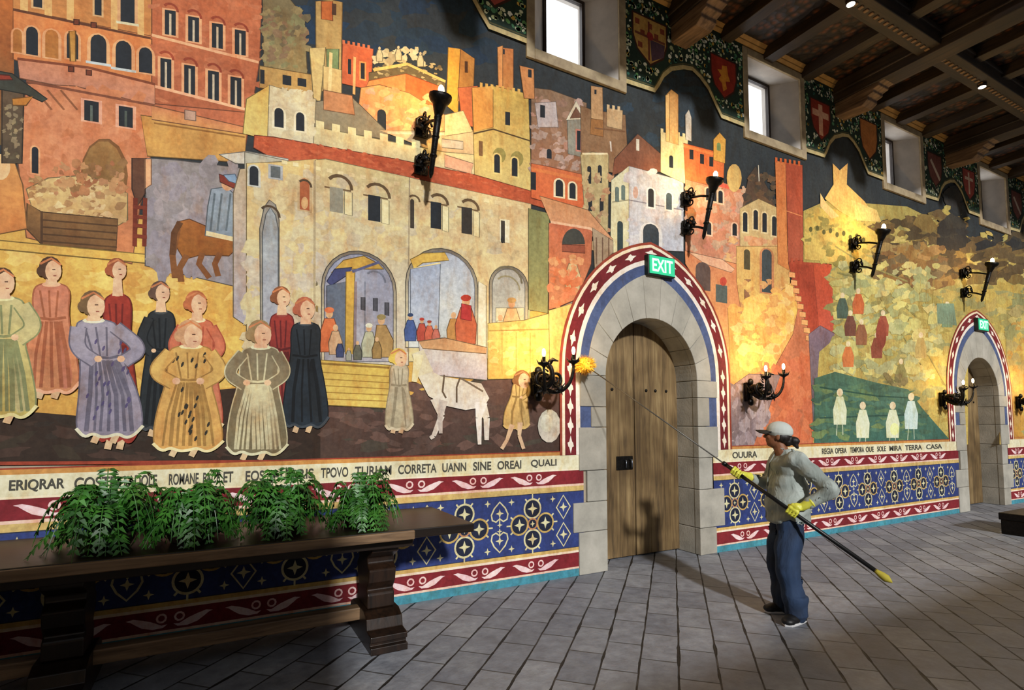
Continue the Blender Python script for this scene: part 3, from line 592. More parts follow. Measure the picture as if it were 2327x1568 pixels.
def head(bm):
    ball(bm, hp(-.012,0,.025), (.092,.074,.095), 20, HM); ball(bm, hp(.02,0,-.035), (.066,.058,.068), 16, HM)
    ball(bm, hp(.052,0,-.072), (.026,.026,.022), 10, HM)                     # chin
    capsule(bm, hp(.078,0,.012), .010, hp(.098,0,-.014), .013); ball(bm, hp(.086,.009,-.018), .009, 8); ball(bm, hp(.086,-.009,-.018), .009, 8)   # nose
    ball(bm, hp(.078,0,-.040), (.011,.024,.006), 10, HM); ball(bm, hp(.076,0,-.050), (.011,.020,.006), 10, HM)     # lips
    ball(bm, hp(.07,0,.03), (.018,.05,.010), 10, HM)                         # brow
    for s in (-1, 1):
        ball(bm, hp(.062,s*.036,-.012), (.02,.018,.02), 10, HM); ball(bm, hp(-.012,s*.074,-.002), (.018,.009,.030), 10, HM)
    capsule(bm, (0,0,1.30), .062, hp(-.012,0,-.05), .052); ball(bm, (-.015,0,1.26), (.09,.16,.07), 14)
    ball(bm, (-.02,0,1.12), (.10,.15,.16), 14); ball(bm, (-.02,0,.90), (.11,.15,.14), 14)
    for S, E, W in ((SL,EL,WL),(SR,ER,WR)): capsule(bm, S, .05, E, .036); capsule(bm, E, .036, W, .026)
    for s, x in ((1,0.0),(-1,.02)): capsule(bm, (0,s*.09,.82), .075, (x,s*.11,.46), .05); capsule(bm, (x,s*.11,.46), .045, (x-.03,s*.12,.10), .03)
body = organic('body', head, skin, PER, .0055, 3)
for s in (-1, 1):
    bm = bmesh.new(); ball(bm, hp(.078,s*.031,.004), (.006,.012,.006), 8, HM); obj('eye', bm, hair_m, PER, True)
def fold(amp, fx, fz, ph=0):
    return lambda c: amp*(math.sin(c.z*fz+c.x*fx+ph)*.6+noise.noise(Vector((c.x*9, c.y*9, c.z*5+ph)))*1.1)
def jacket(bm):
    ball(bm, (-.025,0,1.215), (.135,.195,.13), 18); ball(bm, (-.02,0,1.06), (.150,.195,.19), 18); ball(bm, (-.02,0,.90), (.155,.20,.15), 18)
    lathe(bm, [(.15,.76),(.165,.775),(.172,.82),(.168,.95),(.16,1.05)], (-.02,0,0), 22, Matrix.Diagonal((1.0,1.18,1)).to_3x3())
    lathe(bm, [(.085,1.28),(.082,1.31),(.072,1.355),(.066,1.375),(.058,1.372)], (-.01,0,0), 16)
    for S, E, W, e in ((SL,EL,WL,.085),(SR,ER,WR,.02)):
        ball(bm, S+Vector((0,0,-.015)), .078, 12); W2 = E.lerp(W, .55 if S is SR else .72)
        capsule(bm, S, .076, E, .060); capsule(bm, E, .061, W2, .048)
    capsule(bm, (-.10,0,1.12), .07, (-.12,0,.95), .07)
jk = organic('jacket', jacket, jack_m, PER, .009, 4, fold(.014, 20, 40))
bm = bmesh.new(); tube(bm, [(.062,0,1.345),(.115,0,1.25),(.135,0,1.1),(.142,0,.95),(.155,0,.79)], .006, 6); obj('zip', bm, mat('zip_grey', '#7c8078', .5), jk, True)
LF, RF_ = Vector((.03,.19,0)), Vector((.06,-.04,0))
def jeans(bm):
    ball(bm, (-.02,0,.82), (.135,.168,.10), 18)
    for s, f in ((1, LF), (-1, RF_)):
        hip = Vector((-.01, s*.085, .80)); knee = Vector((.03+f.x*.3, (s*.10+f.y)*.5, .44)); an = Vector((f.x-.035, f.y, .075))
        capsule(bm, hip,   .11, knee, .098); capsule(bm, knee, .095, an, .083)
        lathe(bm, [(.083,0),(.091,.01),(.088,.16)], an+Vector((0,0,-.025)), 18)
organic('jeans', jeans, jean_m, PER, .009, 4, fold(.012, 8, 30, 2))
for f, a in ((LF, .75), (RF_, .18)):
    M = Matrix.Rotation(a-.0, 3, 'Z')
    def sh(bm):
        c = Vector((f.x-.045, f.y, 0))
        ball(bm, c+M @ Vector((-.02,0,.055)), (.07,.05,.055), 14, M); ball(bm, c+M @ Vector((.07,0,.042)), (.095,.052,.042), 14, M); ball(bm, c+M @ Vector((.125,0,.036)), (.058,.052,.034), 14, M)
        box(bm, -.07, .14, -.038, .038, .012, .04, Matrix.Translation(c) @ M.to_4x4())
    s_ = organic('shoe', sh, shoe_m, PER, .006, 3)
    bm = bmesh.new(); o = [(-.082,0),(-.07,-.034),(-.02,-.042),(.08,-.047),(.145,-.042),(.178,0),(.145,.042),(.08,.047),(-.02,.042),(-.07,.034)]
    prism(bm, o, 0, .022, 'z', Matrix.Translation((f.x-.045, f.y, 0)) @ M.to_4x4()); obj('sole', bm, sole_m, s_, bevel=.006)
# cap: crown, peak, hair under it
def crown(bm):
    ball(bm, hp(-.014,0,.048), (.104,.088,.082), 20, HM); lathe(bm, [(.088,-.012),(.094,-.006),(.092,.03)], hp(-.014,0,.036), 20, HM @ Matrix.Diagonal((1.12,.94,1)).to_3x3())
cp = organic('cap', crown, cap_m, PER, .006, 3)
bm = bmesh.new(); top = []; bot = []
for k in range(13):
    t = -1+k/6; w_ = .078*t; ext = .088+.085*math.sqrt(max(0, 1-t*t)); a = .07*math.sqrt(max(0, 1-(.8*t)**2))
    for L, dz in ((top, .004), (bot, -.003)): L.append((bm.verts.new(hp(a, w_, .042+dz-.01*t*t)), bm.verts.new(hp(ext, w_, .030+dz-.022*t*t))))
for L in (top, bot):
    for p_, q in zip(L, L[1:]): bm.faces.new((p_[0], p_[1], q[1], q[0]))
for a, b in zip(zip(top, bot), list(zip(top, bot))[1:]):
    for e in (0, 1): bm.faces.new((a[0][e], b[0][e], b[1][e], a[1][e]))
obj('peak', bm, cap_d, cp, True)
def hair(bm):
    ball(bm, hp(-.05,0,.0), (.060,.078,.062), 16, HM); ball(bm, hp(-.085,0,-.035), (.036,.05,.04), 14, HM); ball(bm, hp(-.125,.01,-.02), (.05,.036,.036), 12, HM); capsule(bm, hp(-.13,.01,-.03), .034, hp(-.16,.015,-.075), .012)
    for s in (-1, 1): ball(bm, hp(-.03,s*.066,.0), (.03,.016,.036), 10, HM)
organic('hair', hair, hair_m, PER, .006, 2)
# gloved hands closed round the pole
def glove(H_, W, flip):
    X = pd; Z = (W-H_); Z = (Z-X*Z.dot(X)).normalized(); Y = Z.cross(X)*flip
    G = lambda a, b, c: H_+X*a+Y*b+Z*c       # along the pole, across, towards the wrist
    def b(bm):
        capsule(bm, G(0,.022,.050), .034, H_+(W-H_)*1.0, .030, flat=(Y, .8)); capsule(bm, G(-.028,.028,.018), .017, G(.030,.028,.018), .018); capsule(bm, G(-.028,.026,.05), .016, G(.026,.026,.045), .018)
        capsule(bm, W, .031, W+(W-H_).normalized()*.085, .043); lathe(bm, [(.043,0),(.047,.006),(.043,.012)], W+(W-H_).normalized()*.08, 14, (W-H_).to_track_quat('Z','Y').to_matrix())
        for k, (a, l, r) in enumerate(((-.036,.92,.0085),(-.013,1.0,.0095),(.011,1.0,.0095),(.034,.96,.0092))):
            pts = [G(a,.032,.004), G(a+.001,.026,-.026*l), G(a+.002,-.004,-.033*l), G(a+.002,-.026,-.016*l), G(a+.001,-.029,.006)]
            for p_, q in zip(pts, pts[1:]): capsule(bm, p_, r, q, r*.95, 8)
        pts = [G(.030,.022,.045), G(.050,.0,.030), G(.046,-.022,.014), G(.036,-.030,-.004)]
        for p_, q in zip(pts, pts[1:]): capsule(bm, p_, .0115, q, .0105, 8)
    return organic('glove', b, glove_m, PER, .0042, 1)
glove(HL, WL, 1); glove(HR, WR, -1)
# the duster: black pole, thin extension, woolly head, yellow butt
dm = mat('pole_black', '#0b0b0c', .4); wool = mat('duster_wool', '#e8b020', .9, c2='#f8cc4c', scale=30); tip = mat('yellow_foam', '#a89a34', .8)
dv = (POLE1-POLE0).normalized()
DU = thing('long_duster', 'long black telescopic pole with a fluffy yellow duster head, held in yellow gloves', 'duster', POLE0)
L = (POLE1-POLE0).length
bm = bmesh.new(); tube(bm, [dv*.15, dv*1.45], .0165, 10); tube(bm, [dv*1.44, dv*1.47, dv*1.475], [.02,.02,.012], 10); obj('pole', bm, dm, DU, True)
bm = bmesh.new(); tube(bm, [dv*1.45, dv*(L-.05)], .0062, 8); obj('extension', bm, mat('thin_rod_grey', '#5c5a54', .4, .5), DU, True)
bm = bmesh.new(); rn = random.Random(3)
ball(bm, dv*L, .085, 16)
for k in range(900):
    a = Vector((rn.gauss(0,1), rn.gauss(0,1), rn.gauss(0,1))).normalized(); b = dv*L+a*.075; q = a.orthogonal().normalized()*.006; e = dv*L+a*rn.uniform(.10,.135)+q.cross(a)*rn.uniform(-2,2)
    bm.faces.new([bm.verts.new(v) for v in (b+q, b-q, e)])
obj('duster_head', bm, wool, DU)
bm = bmesh.new(); M = dv.to_track_quat('Z','Y').to_matrix(); lathe(bm, [(.004,-.045),(.014,-.03),(.028,-.005),(.026,.03),(.018,.06),(.016,.08)], dv*.09, 10, M)
obj('foam_butt', bm, tip, DU, True)
# ------------------------------------------------------------------ arches
def pointed(a, r, zs, n=14):           # left spring -> apex -> right spring
    R = (a*a+r*r)/(2*a); k = R-a; e = math.acos(k/R)
    L = [(k-R*math.cos(t), zs+R*math.sin(t)) for t in [e*i/n for i in range(n+1)]]
    return L+[(-x, z) for x, z in L[::-1][1:]]
def roundarch(a, r, zs, n=28): return [(-a*math.cos(PI*i/n), zs+r*math.sin(PI*i/n)) for i in range(n+1)]
DOORX = (4.46, 12.62); ZS = 2.10
WIN0 = [2.77+3.4*k for k in range(-1, 6)]
MURAL_Y = P.y; mural = P.build('mural', MP)
tag(mural, 'large mural of a hill town with townspeople, covering the long wall above the patterned dado', 'mural')
P = Paint(MURAL_Y-.0001)
# ------------------------------------------------------------------ painted borders, dado, frieze (same paint layer as the mural)
def dado(x0, x1):
    w = P.wpoly
    w([(x0,1.25),(x1,1.25),(x1,1.095),(x0,1.095)], '#d2ccb0'); w([(x0,1.285),(x1,1.285),(x1,1.25),(x0,1.25)], '#b88448')
    w([(x0,1.295),(x1,1.295),(x1,1.284),(x0,1.284)], '#8a3a28')
    w([(x0,1.105),(x1,1.105),(x1,1.09),(x0,1.09)], '#e0d4bc')
    for za, zb in ((1.09,.95),(.24,.095)):
        w([(x0,za),(x1,za),(x1,zb),(x0,zb)], '#742028'); w([(x0,zb),(x1,zb),(x1,zb-.022),(x0,zb-.022)], '#d8b8a8')
    w([(x0,.265),(x1,.265),(x1,.24),(x0,.24)], '#dccab8')
    w([(x0,.928),(x1,.928),(x1,.872),(x0,.872)], '#bea468'); w([(x0,.872),(x1,.872),(x1,.285),(x0,.285)], '#2c3a72')
    w([(x0,.30),(x1,.30),(x1,.262),(x0,.262)], '#c0a060'); w([(x0,.30),(x1,.30),(x1,.294),(x0,.294)], '#222838')
    w([(x0,.076),(x1,.076),(x1,-.001),(x0,-.001)], '#3f8296'); w([(x0,.876),(x1,.876),(x1,.868),(x0,.868)], '#242a40')
    def scroll(cx, cz, s):
        pts = [(.3,.028),(.25,.036),(.19,.02),(.13,.0),(.06,-.034),(.02,-.03),(.05,-.052),(.12,-.055),(.19,-.036),(.24,-.004),(.27,.018)]
        for m in (-1, 1):
            w([(cx+m*x*s, cz+z) for x, z in pts], '#dcc0c4'); P.ring(cx+m*.062*s, cz+.016, .028, .014, '#dcb8b8', 10)
    per = .62
    k = math.floor((x0-1.61)/per)
    while 1.61+k*per < x1:
        c = 1.61+k*per; k += 1
        if c-.25 < x0 or c+.25 > x1: continue
        scroll(c, 1.02, .9); scroll(c+.02, .165, .9)
    CR = '#c9c39c'; OC = '#b89c5c'
    def flow(x, z, r):
        w([(x-r,z),(x-r*.25,z+r*.25),(x,z+r),(x+r*.25,z+r*.25),(x+r,z),(x+r*.25,z-r*.25),(x,z-r),(x-r*.25,z-r*.25)], CR)
    def quatre(cx, cz):
        for k in range(4):
            a = PI/2*k; x, z = cx+.15*math.cos(a), cz+.15*math.sin(a)
            P.disc(x, z, .09, .09, '#1c2238', 18, wall=True); P.ring(x, z, .094, .018, CR if k % 2 else OC, 22)
            flow(x, z, .06); P.line([(x+.1*math.cos(a), z+.1*math.sin(a)), (x+.145*math.cos(a), z+.145*math.sin(a))], .014, CR, True)
            for e in (-.7, .7): P.line([(x+.1*math.cos(a+e), z+.1*math.sin(a+e)), (x+.13*math.cos(a+e), z+.13*math.sin(a+e))], .016, CR, True)
        P.disc(cx, cz, .05, .05, '#1c2238', 12, wall=True); P.ring(cx, cz, .052, .016, '#b0805c', 12); flow(cx, cz, .03)
    def diamond(cx, cz):
        P.line([(cx-.085,cz),(cx,cz+.12),(cx+.085,cz),(cx,cz-.12)], .015, CR, True, True); flow(cx, cz, .05)
    def heart(cx, cz, s):
        pts = [(0,.06),(.04,.088),(.08,.07),(.09,.02),(.06,-.04),(0,-.1),(-.06,-.04),(-.09,.02),(-.08,.07),(-.04,.088)]
        P.line([(cx+x, cz+z*s) for x, z in pts], .015, CR, True, True); flow(cx, cz+.01*s, .045); P.line([(cx,cz+.05*s),(cx,cz+.12*s)], .012, CR, True)
    x = 2.09-.74*9; k = 1
    while x < x1:
        if x-.27 > x0 and x+.27 < x1:
            quatre(x, .58)
            for e in (-.24, .24):
                for zz in (.36, .81): flow(x+e, zz, .035)
        y = x+.37
        if y-.12 > x0 and y+.12 < x1:
            if k % 2: diamond(y, .72); diamond(y, .44)
            else: heart(y, .72, -1); heart(y, .44, 1); flow(y, .6, .03); flow(y, .54, .03)
        x += .74; k += 1
for a, b in ((-3.6, 3.46), (5.42, 11.62), (13.6, 22)): dado(a, b)
DADO = P; P = Paint(DADO.y-.0001)
for cx in DOORX:                       # painted pointed bands round the doorways
    def band(a0, r0, a1, r1, c):
        A = pointed(a0, r0, 2.16); B = pointed(a1, r1, 2.16)
        for (p0, p1), (q0, q1) in zip(zip(A, A[1:]), zip(B, B[1:])):
            P.wpoly([(cx+u, v) for u, v in (p0, p1, q1, q0)], c, same=True)
        for s in (-1, 1):
            P.wpoly([(cx+s*a0, 2.16), (cx+s*a1, 2.16), (cx+s*a1, 1.25), (cx+s*a0, 1.25)], c, same=True)
        P.y -= 3.5e-6
    band(1.30, 1.55, 1.27, 1.52, '#8c3c2c'); band(1.27, 1.52, 1.235, 1.485, '#e2d2bc'); band(1.235, 1.485, 1.095, 1.345, '#6c2026')
    band(1.095, 1.345, 1.04, 1.29, '#dcd4cc'); band(1.04, 1.29, .85, 1.05, '#46547c')
    A = pointed(1.165, 1.415, 2.16, 12)
    pts = [(-1.165, 1.36+.2*k) for k in range(4)]+A[::2]+[(1.165, 1.36+.2*k) for k in range(4)]
    for k, (u, v) in enumerate(pts):
        if k < 4 or k >= len(pts)-4: t = Vector((0, 1))
        else:
            i = (k-4)*2; t = (Vector(A[min(i+1, len(A)-1)])-Vector(A[max(i-1, 0)])).normalized()
        q = Vector((-t.y, t.x)); c0 = Vector((cx+u, v))
        P.wpoly([c0+t*a+q*b for a, b in ((.095,0),(.03,.018),(.02,.04),(-.02,.03),(-.03,.018),(-.095,0),(-.03,-.018),(-.02,-.04),(.02,-.03),(.03,-.018))], '#e0d8cc')
# frieze between the clerestory windows
rf = random.Random(3)
def frieze(s, e, kind):
    low = [(1.30,5.58),(1.79,5.60),(1.84,5.68),(1.93,5.83),(2.07,5.96),(2.28,6.05),(2.44,6.08),(2.58,6.02),(2.74,5.90),(2.87,5.72),(2.96,5.60),(3.42,5.60)]
    pts = [(s+u, v) for u, v in low]
    P.wpoly(pts+[(s+3.42,6.74),(s+1.30,6.74)], '#1d2f27')
    P.line(pts, .055, '#a89a70', True); P.line([(x, z+.045) for x, z in pts], .016, '#4c4a30', True)
    poly = pts+[(s+3.42,6.70),(s+1.30,6.70)]
    n = 0
    while n < 430:
        x, z = rf.uniform(s+1.34, s+3.38), rf.uniform(5.6, 6.7)
        if not pip(x, z-.08, poly): continue
        if abs(x-s-1.73) < .3 and 5.88 < z < 6.5 or abs(x-s-3.02) < .27 and 5.85 < z < 6.42: continue
        n += 1; c = rf.choice(['#d4d8c4','#c0c8ac','#e0e4d8','#5c8c58','#4c8060','#a4b48c','#b89848','#d4d8c8','#386c60'])
        r = rf.uniform(.016, .034); P.disc(x, z, r, r*rf.uniform(.6, 1), c, 6, wall=True, rot=rf.uniform(0, 3), same=True)
    P.y -= 3.5e-6
    def shield(cx, z1, z0, w, c, edge='#3c2018'):
        o = [(-.5,0),(.5,0),(.5,-.45),(.38,-.75),(0,-1),(-.38,-.75),(-.5,-.45)]; h = z1-z0
        P.wpoly([(cx+x*(w+.05), z1+.02+z*(h+.05)) for x, z in o], edge); P.wpoly([(cx+x*w, z1+z*h) for x, z in o], c)
    a, b = s+1.73, s+3.02
    if kind == 0:
        shield(a, 6.47, 5.91, .52, '#b08c4c')
        for x, z in ((-.2,6.42),(0,6.42),(.2,6.42),(-.12,6.3),(.1,6.32),(-.16,6.14),(.18,6.16)): P.wpoly([(a+x-.035,z),(a+x+.035,z),(a+x+.035,z-.07),(a+x-.035,z-.07)], '#7c3c28')
        P.wpoly([(a,6.22),(a+.24,6.22),(a+.22,6.06),(a+.02,5.95)], '#4c3848'); P.line([(a-.02,6.44),(a-.02,5.95)], .03, '#6c3a2c', True); P.line([(a-.24,6.24),(a+.24,6.24)], .03, '#6c3a2c', True); P.disc(a, 6.26, .055, .055, '#8c2c2c', 8, wall=True)
        shield(b, 6.40, 5.87, .46, '#8c2a1c')
        P.wpoly([(b-.03,6.3),(b+.06,6.32),(b+.08,6.2),(b+.12,6.12),(b+.03,6.1),(b+.05,6.0),(b-.02,5.95),(b-.04,6.05),(b-.1,6.1),(b-.05,6.16),(b-.12,6.22),(b-.04,6.24)], '#c8842c')
    elif kind == 1:
        shield(a, 6.42, 5.84, .46, '#8c3020'); P.wpoly([(a-.05,6.38),(a+.05,6.38),(a+.05,5.9),(a-.05,5.9)], '#d0a084'); P.wpoly([(a-.2,6.28),(a+.2,6.28),(a+.2,6.18),(a-.2,6.18)], '#d0a084')
        shield(b, 6.46, 5.85, .46, '#b0703a')
    else:
        shield(a, 6.42, 5.84, .46, '#6c4038'); P.line([(a-.14,6.3),(a+.16,5.98)], .07, '#b8a494', True)
        shield(b, 6.42, 5.85, .46, '#96443c'); P.line([(b-.16,6.25),(b+.16,6.25)], .06, '#c8b0a0', True); P.line([(b,6.38),(b,5.95)], .06, '#c8b0a0', True)
for k, s in enumerate(WIN0): frieze(s, s+3.4, {1: 0, 2: 1}.get(k, 2))
FRI = P; 
# ------------------------------------------------------------------ the inscription
WORDS = [('ERIQRAR',25,150),('COSTEI',172,272),('LADOLE',284,358),('ROMANE',385,452),('PACE',462,500),('ET',508,530),('EOS',558,600),('AUARIS',615,712),('TPOVO',728,790),('TURIAM',805,888),
    ('CORRETA',903,990),('UANN',1003,1057),('SINE',1073,1114),('OREAI',1128,1182),('QUALI',1204,1262),('OUURA',1662,1718),('REGIA',1866,1892),('OPERA',1896,1922),('TEMPORA',1930,1962),('OUE',1966,1984),('SOLE',1992,2012),('MIRA',2020,2048),('TERRA',2056,2094),('CASA',2104,2140)]
ink = mat('inscription_ink', '#44423a', .8)
bmI = bmesh.new()
for wd, a, b in WORDS:
    cu = bpy.data.curves.new('t', 'FONT'); cu.body = wd; cu.size = 1; cu.offset = .02
    to = bpy.data.objects.new('t', cu); COL.objects.link(to); bpy.context.view_layer.update()
    me = bpy.data.meshes.new_from_object(to.evaluated_get(bpy.context.evaluated_depsgraph_get()))
    xs = [v.co.x for v in me.vertices]; ys = [v.co.y for v in me.vertices]
    xa = wall_xz(a, 1070)[0]; xb = wall_xz(b, 1070)[0]; sx = (xb-xa)/(max(xs)-min(xs)); sz = .082/(max(ys)-min(ys))
    for v in me.vertices: v.co = Vector((xa+(v.co.x-min(xs))*sx, D-.03, 1.135+(v.co.y-min(ys))*sz))
    bmI.from_mesh(me); bpy.data.objects.remove(to); bpy.data.curves.remove(cu); bpy.data.meshes.remove(me)
me = bpy.data.meshes.new('painted_inscription'); bmI.to_mesh(me); bmI.free()
for v in me.vertices: v.co.y = P.y-.0005
INSC = me
# ------------------------------------------------------------------ wall
plaster = mat('old_plaster', '#8c8070', .85, c2='#a89c88', scale=5, bump=.3)
def loop3(pts): return [Vector((x, 0, z)) for x, z in pts]
outer = [(-3.6,0),(22,0),(22,ZC),(-3.6,ZC)]
holes = [[(s+.10,5.55),(s+1.25,5.55),(s+1.25,6.62),(s+.10,6.62)] for s in WIN0]
# doors touch the floor: fold them into the outline
out2 = [(-3.6,0)]
for cx in DOORX: out2 += [(cx-.74,0)]+[(cx+x, z) for x, z in roundarch(.74,.74,ZS,20)]+[(cx+.74,0)]
out2 += [(22,0),(22,ZC),(-3.6,ZC)]
loops = [loop3([(x, z) for x, z in out2])]+[loop3(h) for h in holes]
flat = [v for l in loops for v in l]
me = bpy.data.meshes.new('wall_left'); me.from_pydata([(v.x, D, v.z) for v in flat], [], [tuple(t) for t in tessellate_polygon(loops)]); me.update()
wall = tag(link_mesh('wall_left', me, plaster), kind='structure')
DADO.build('painted_dado', MP).parent = wall; FRI.build('painted_bands', MP).parent = wall; link_mesh('inscription', INSC, ink, wall)
# windows
stone_pale = mat('window_plaster', '#a8a098', .8, c2='#bcb4aa', scale=4, bump=.15)
trim_m = mat('window_trim', '#85745c', .75, c2='#a89878', scale=7, bump=.3)
dark_fr = mat('window_frame_wood', '#2a1c12', .5)
glass = bpy.data.materials.new('window_glass'); glass.use_nodes = True
gnt = glass.node_tree; gb = gnt.nodes['Principled BSDF']; gb.inputs['Transmission Weight'].default_value = 1; gb.inputs['Roughness'].default_value = .02; gb.inputs['IOR'].default_value = 1.02; gb.inputs['Base Color'].default_value = (1,1,1,1)
for i, s in enumerate(WIN0):
    bm = bmesh.new(); f = [(s+.10,5.55),(s+1.25,5.55),(s+1.25,6.62),(s+.10,6.62)]; b = [(s+.40,5.62),(s+.98,5.62),(s+.98,6.62),(s+.40,6.62)]
    A = [bm.verts.new((x, D, z)) for x, z in f]; B = [bm.verts.new((x, D+.3, z)) for x, z in b]; Cc = [bm.verts.new((x, D+.42, z)) for x, z in b]
    for k in range(4):
        bm.faces.new((A[k], A[(k+1)%4], B[(k+1)%4], B[k])); bm.faces.new((B[k], B[(k+1)%4], Cc[(k+1)%4], Cc[k]))
    w = obj('window_%d' % (i+1), bm, stone_pale); tag(w, kind='structure')
    bm = bmesh.new()
    box(bm, s, s+.10, D-.03, D+.002, 5.43, 6.72); box(bm, s+1.25, s+1.35, D-.03, D+.002, 5.43, 6.72); box(bm, s+.10, s+1.25, D-.035, D+.002, 5.43, 5.55); box(bm, s+.10, s+1.25, D-.03, D+.002, 6.62, 6.72)
    obj('window_trim', bm, trim_m, w, bevel=.006)
    bm = bmesh.new()
    for a in ((s+.40,s+.44,5.62,6.62),(s+.94,s+.98,5.62,6.62),(s+.44,s+.94,5.62,5.66),(s+.44,s+.94,6.58,6.62)): box(bm, a[0], a[1], D+.28, D+.33, a[2], a[3])
    fr = obj('window_frame', bm, dark_fr, w)
    bm = bmesh.new(); box(bm, s+.44, s+.94, D+.30, D+.304, 5.66, 6.58); obj('window_pane', bm, glass, fr)
# ------------------------------------------------------------------ doorways
def mat_stone():
    m, nt, b = new_mat('doorway_stone')
    oi = N(nt, 'ShaderNodeNewGeometry')
    n = N(nt, 'ShaderNodeTexNoise', i_Scale=3, i_Detail=8, i_Roughness=.65); nt.links.new(coords(nt), n.inputs['Vector'])
    a = ramp(nt, n.outputs[0], [(.3, '#8d8a80'), (.5, '#a39f93'), (.7, '#b3aea2')])
    r = ramp(nt, oi.outputs['Random Per Island'], [(0, '#9c9284'), (.5, '#ffffff'), (1, '#c4c8cc')])
    x = N(nt, 'ShaderNodeMix', data_type='RGBA', blend_type='MULTIPLY'); x.inputs[0].default_value = .35
    nt.links.new(a, x.inputs[6]); nt.links.new(r, x.inputs[7]); nt.links.new(x.outputs[2], b.inputs['Base Color'])
    b.inputs['Roughness'].default_value = .85
    n4 = N(nt, 'ShaderNodeTexNoise', i_Scale=40, i_Detail=4); nt.links.new(coords(nt), n4.inputs['Vector'])
    bp = N(nt, 'ShaderNodeBump', i_Strength=.4, i_Distance=.006); nt.links.new(n4.outputs[0], bp.inputs['Height']); nt.links.new(bp.outputs[0], b.inputs['Normal'])
    return m
STONE = mat_stone()
def mat_door():
    m, nt, b = new_mat('door_oak')
    v = coords(nt, (9, 9, .7))
    n = N(nt, 'ShaderNodeTexNoise', i_Scale=2, i_Detail=8, i_Roughness=.65, i_Distortion=.5); nt.links.new(v, n.inputs['Vector'])
    a = ramp(nt, n.outputs[0], [(.28, '#4c3c24'), (.5, '#806844'), (.72, '#a08a60')])
    vo = N(nt, 'ShaderNodeTexVoronoi', i_Scale=2.6); nt.links.new(coords(nt, (1, .001, .7)), vo.inputs['Vector'])
    k = ramp(nt, vo.outputs['Distance'], [(.04, (1,1,1,1)), (.10, (0,0,0,1))])
    x = N(nt, 'ShaderNodeMix', data_type='RGBA'); nt.links.new(k, x.inputs[0]); nt.links.new(a, x.inputs[6]); x.inputs[7].default_value = lin('#2c1c10')
    n2 = N(nt, 'ShaderNodeTexNoise', i_Scale=1.4, i_Detail=3); nt.links.new(coords(nt), n2.inputs['Vector'])
    y = N(nt, 'ShaderNodeMix', data_type='RGBA', blend_type='MULTIPLY'); y.inputs[0].default_value = .8
    nt.links.new(x.outputs[2], y.inputs[6]); nt.links.new(ramp(nt, n2.outputs[0], [(.38, '#94886c'), (.62, '#ffffff')]), y.inputs[7])
    nt.links.new(y.outputs[2], b.inputs['Base Color']); b.inputs['Roughness'].default_value = .6
    bp = N(nt, 'ShaderNodeBump', i_Strength=.3, i_Distance=.006); nt.links.new(n.outputs[0], bp.inputs['Height']); nt.links.new(bp.outputs[0], b.inputs['Normal'])
    return m
OAK = mat_door()
iron = mat('wrought_iron', '#0c0b0a', .42, .6, c2='#1c1916', scale=30, bump=.5)
backm = mat('door_backing', '#0c0a08', .9)
QL = [(0,.44,1.07),(.44,.75,1.14),(.75,1.08,.96),(1.08,1.54,1.06),(1.54,1.76,.90),(1.76,2.10,1.045)]
QR = [(0,.32,.98),(.32,.78,1.13),(.78,1.16,.93),(1.16,1.54,1.04),(1.54,1.89,.90),(1.89,2.10,1.045)]
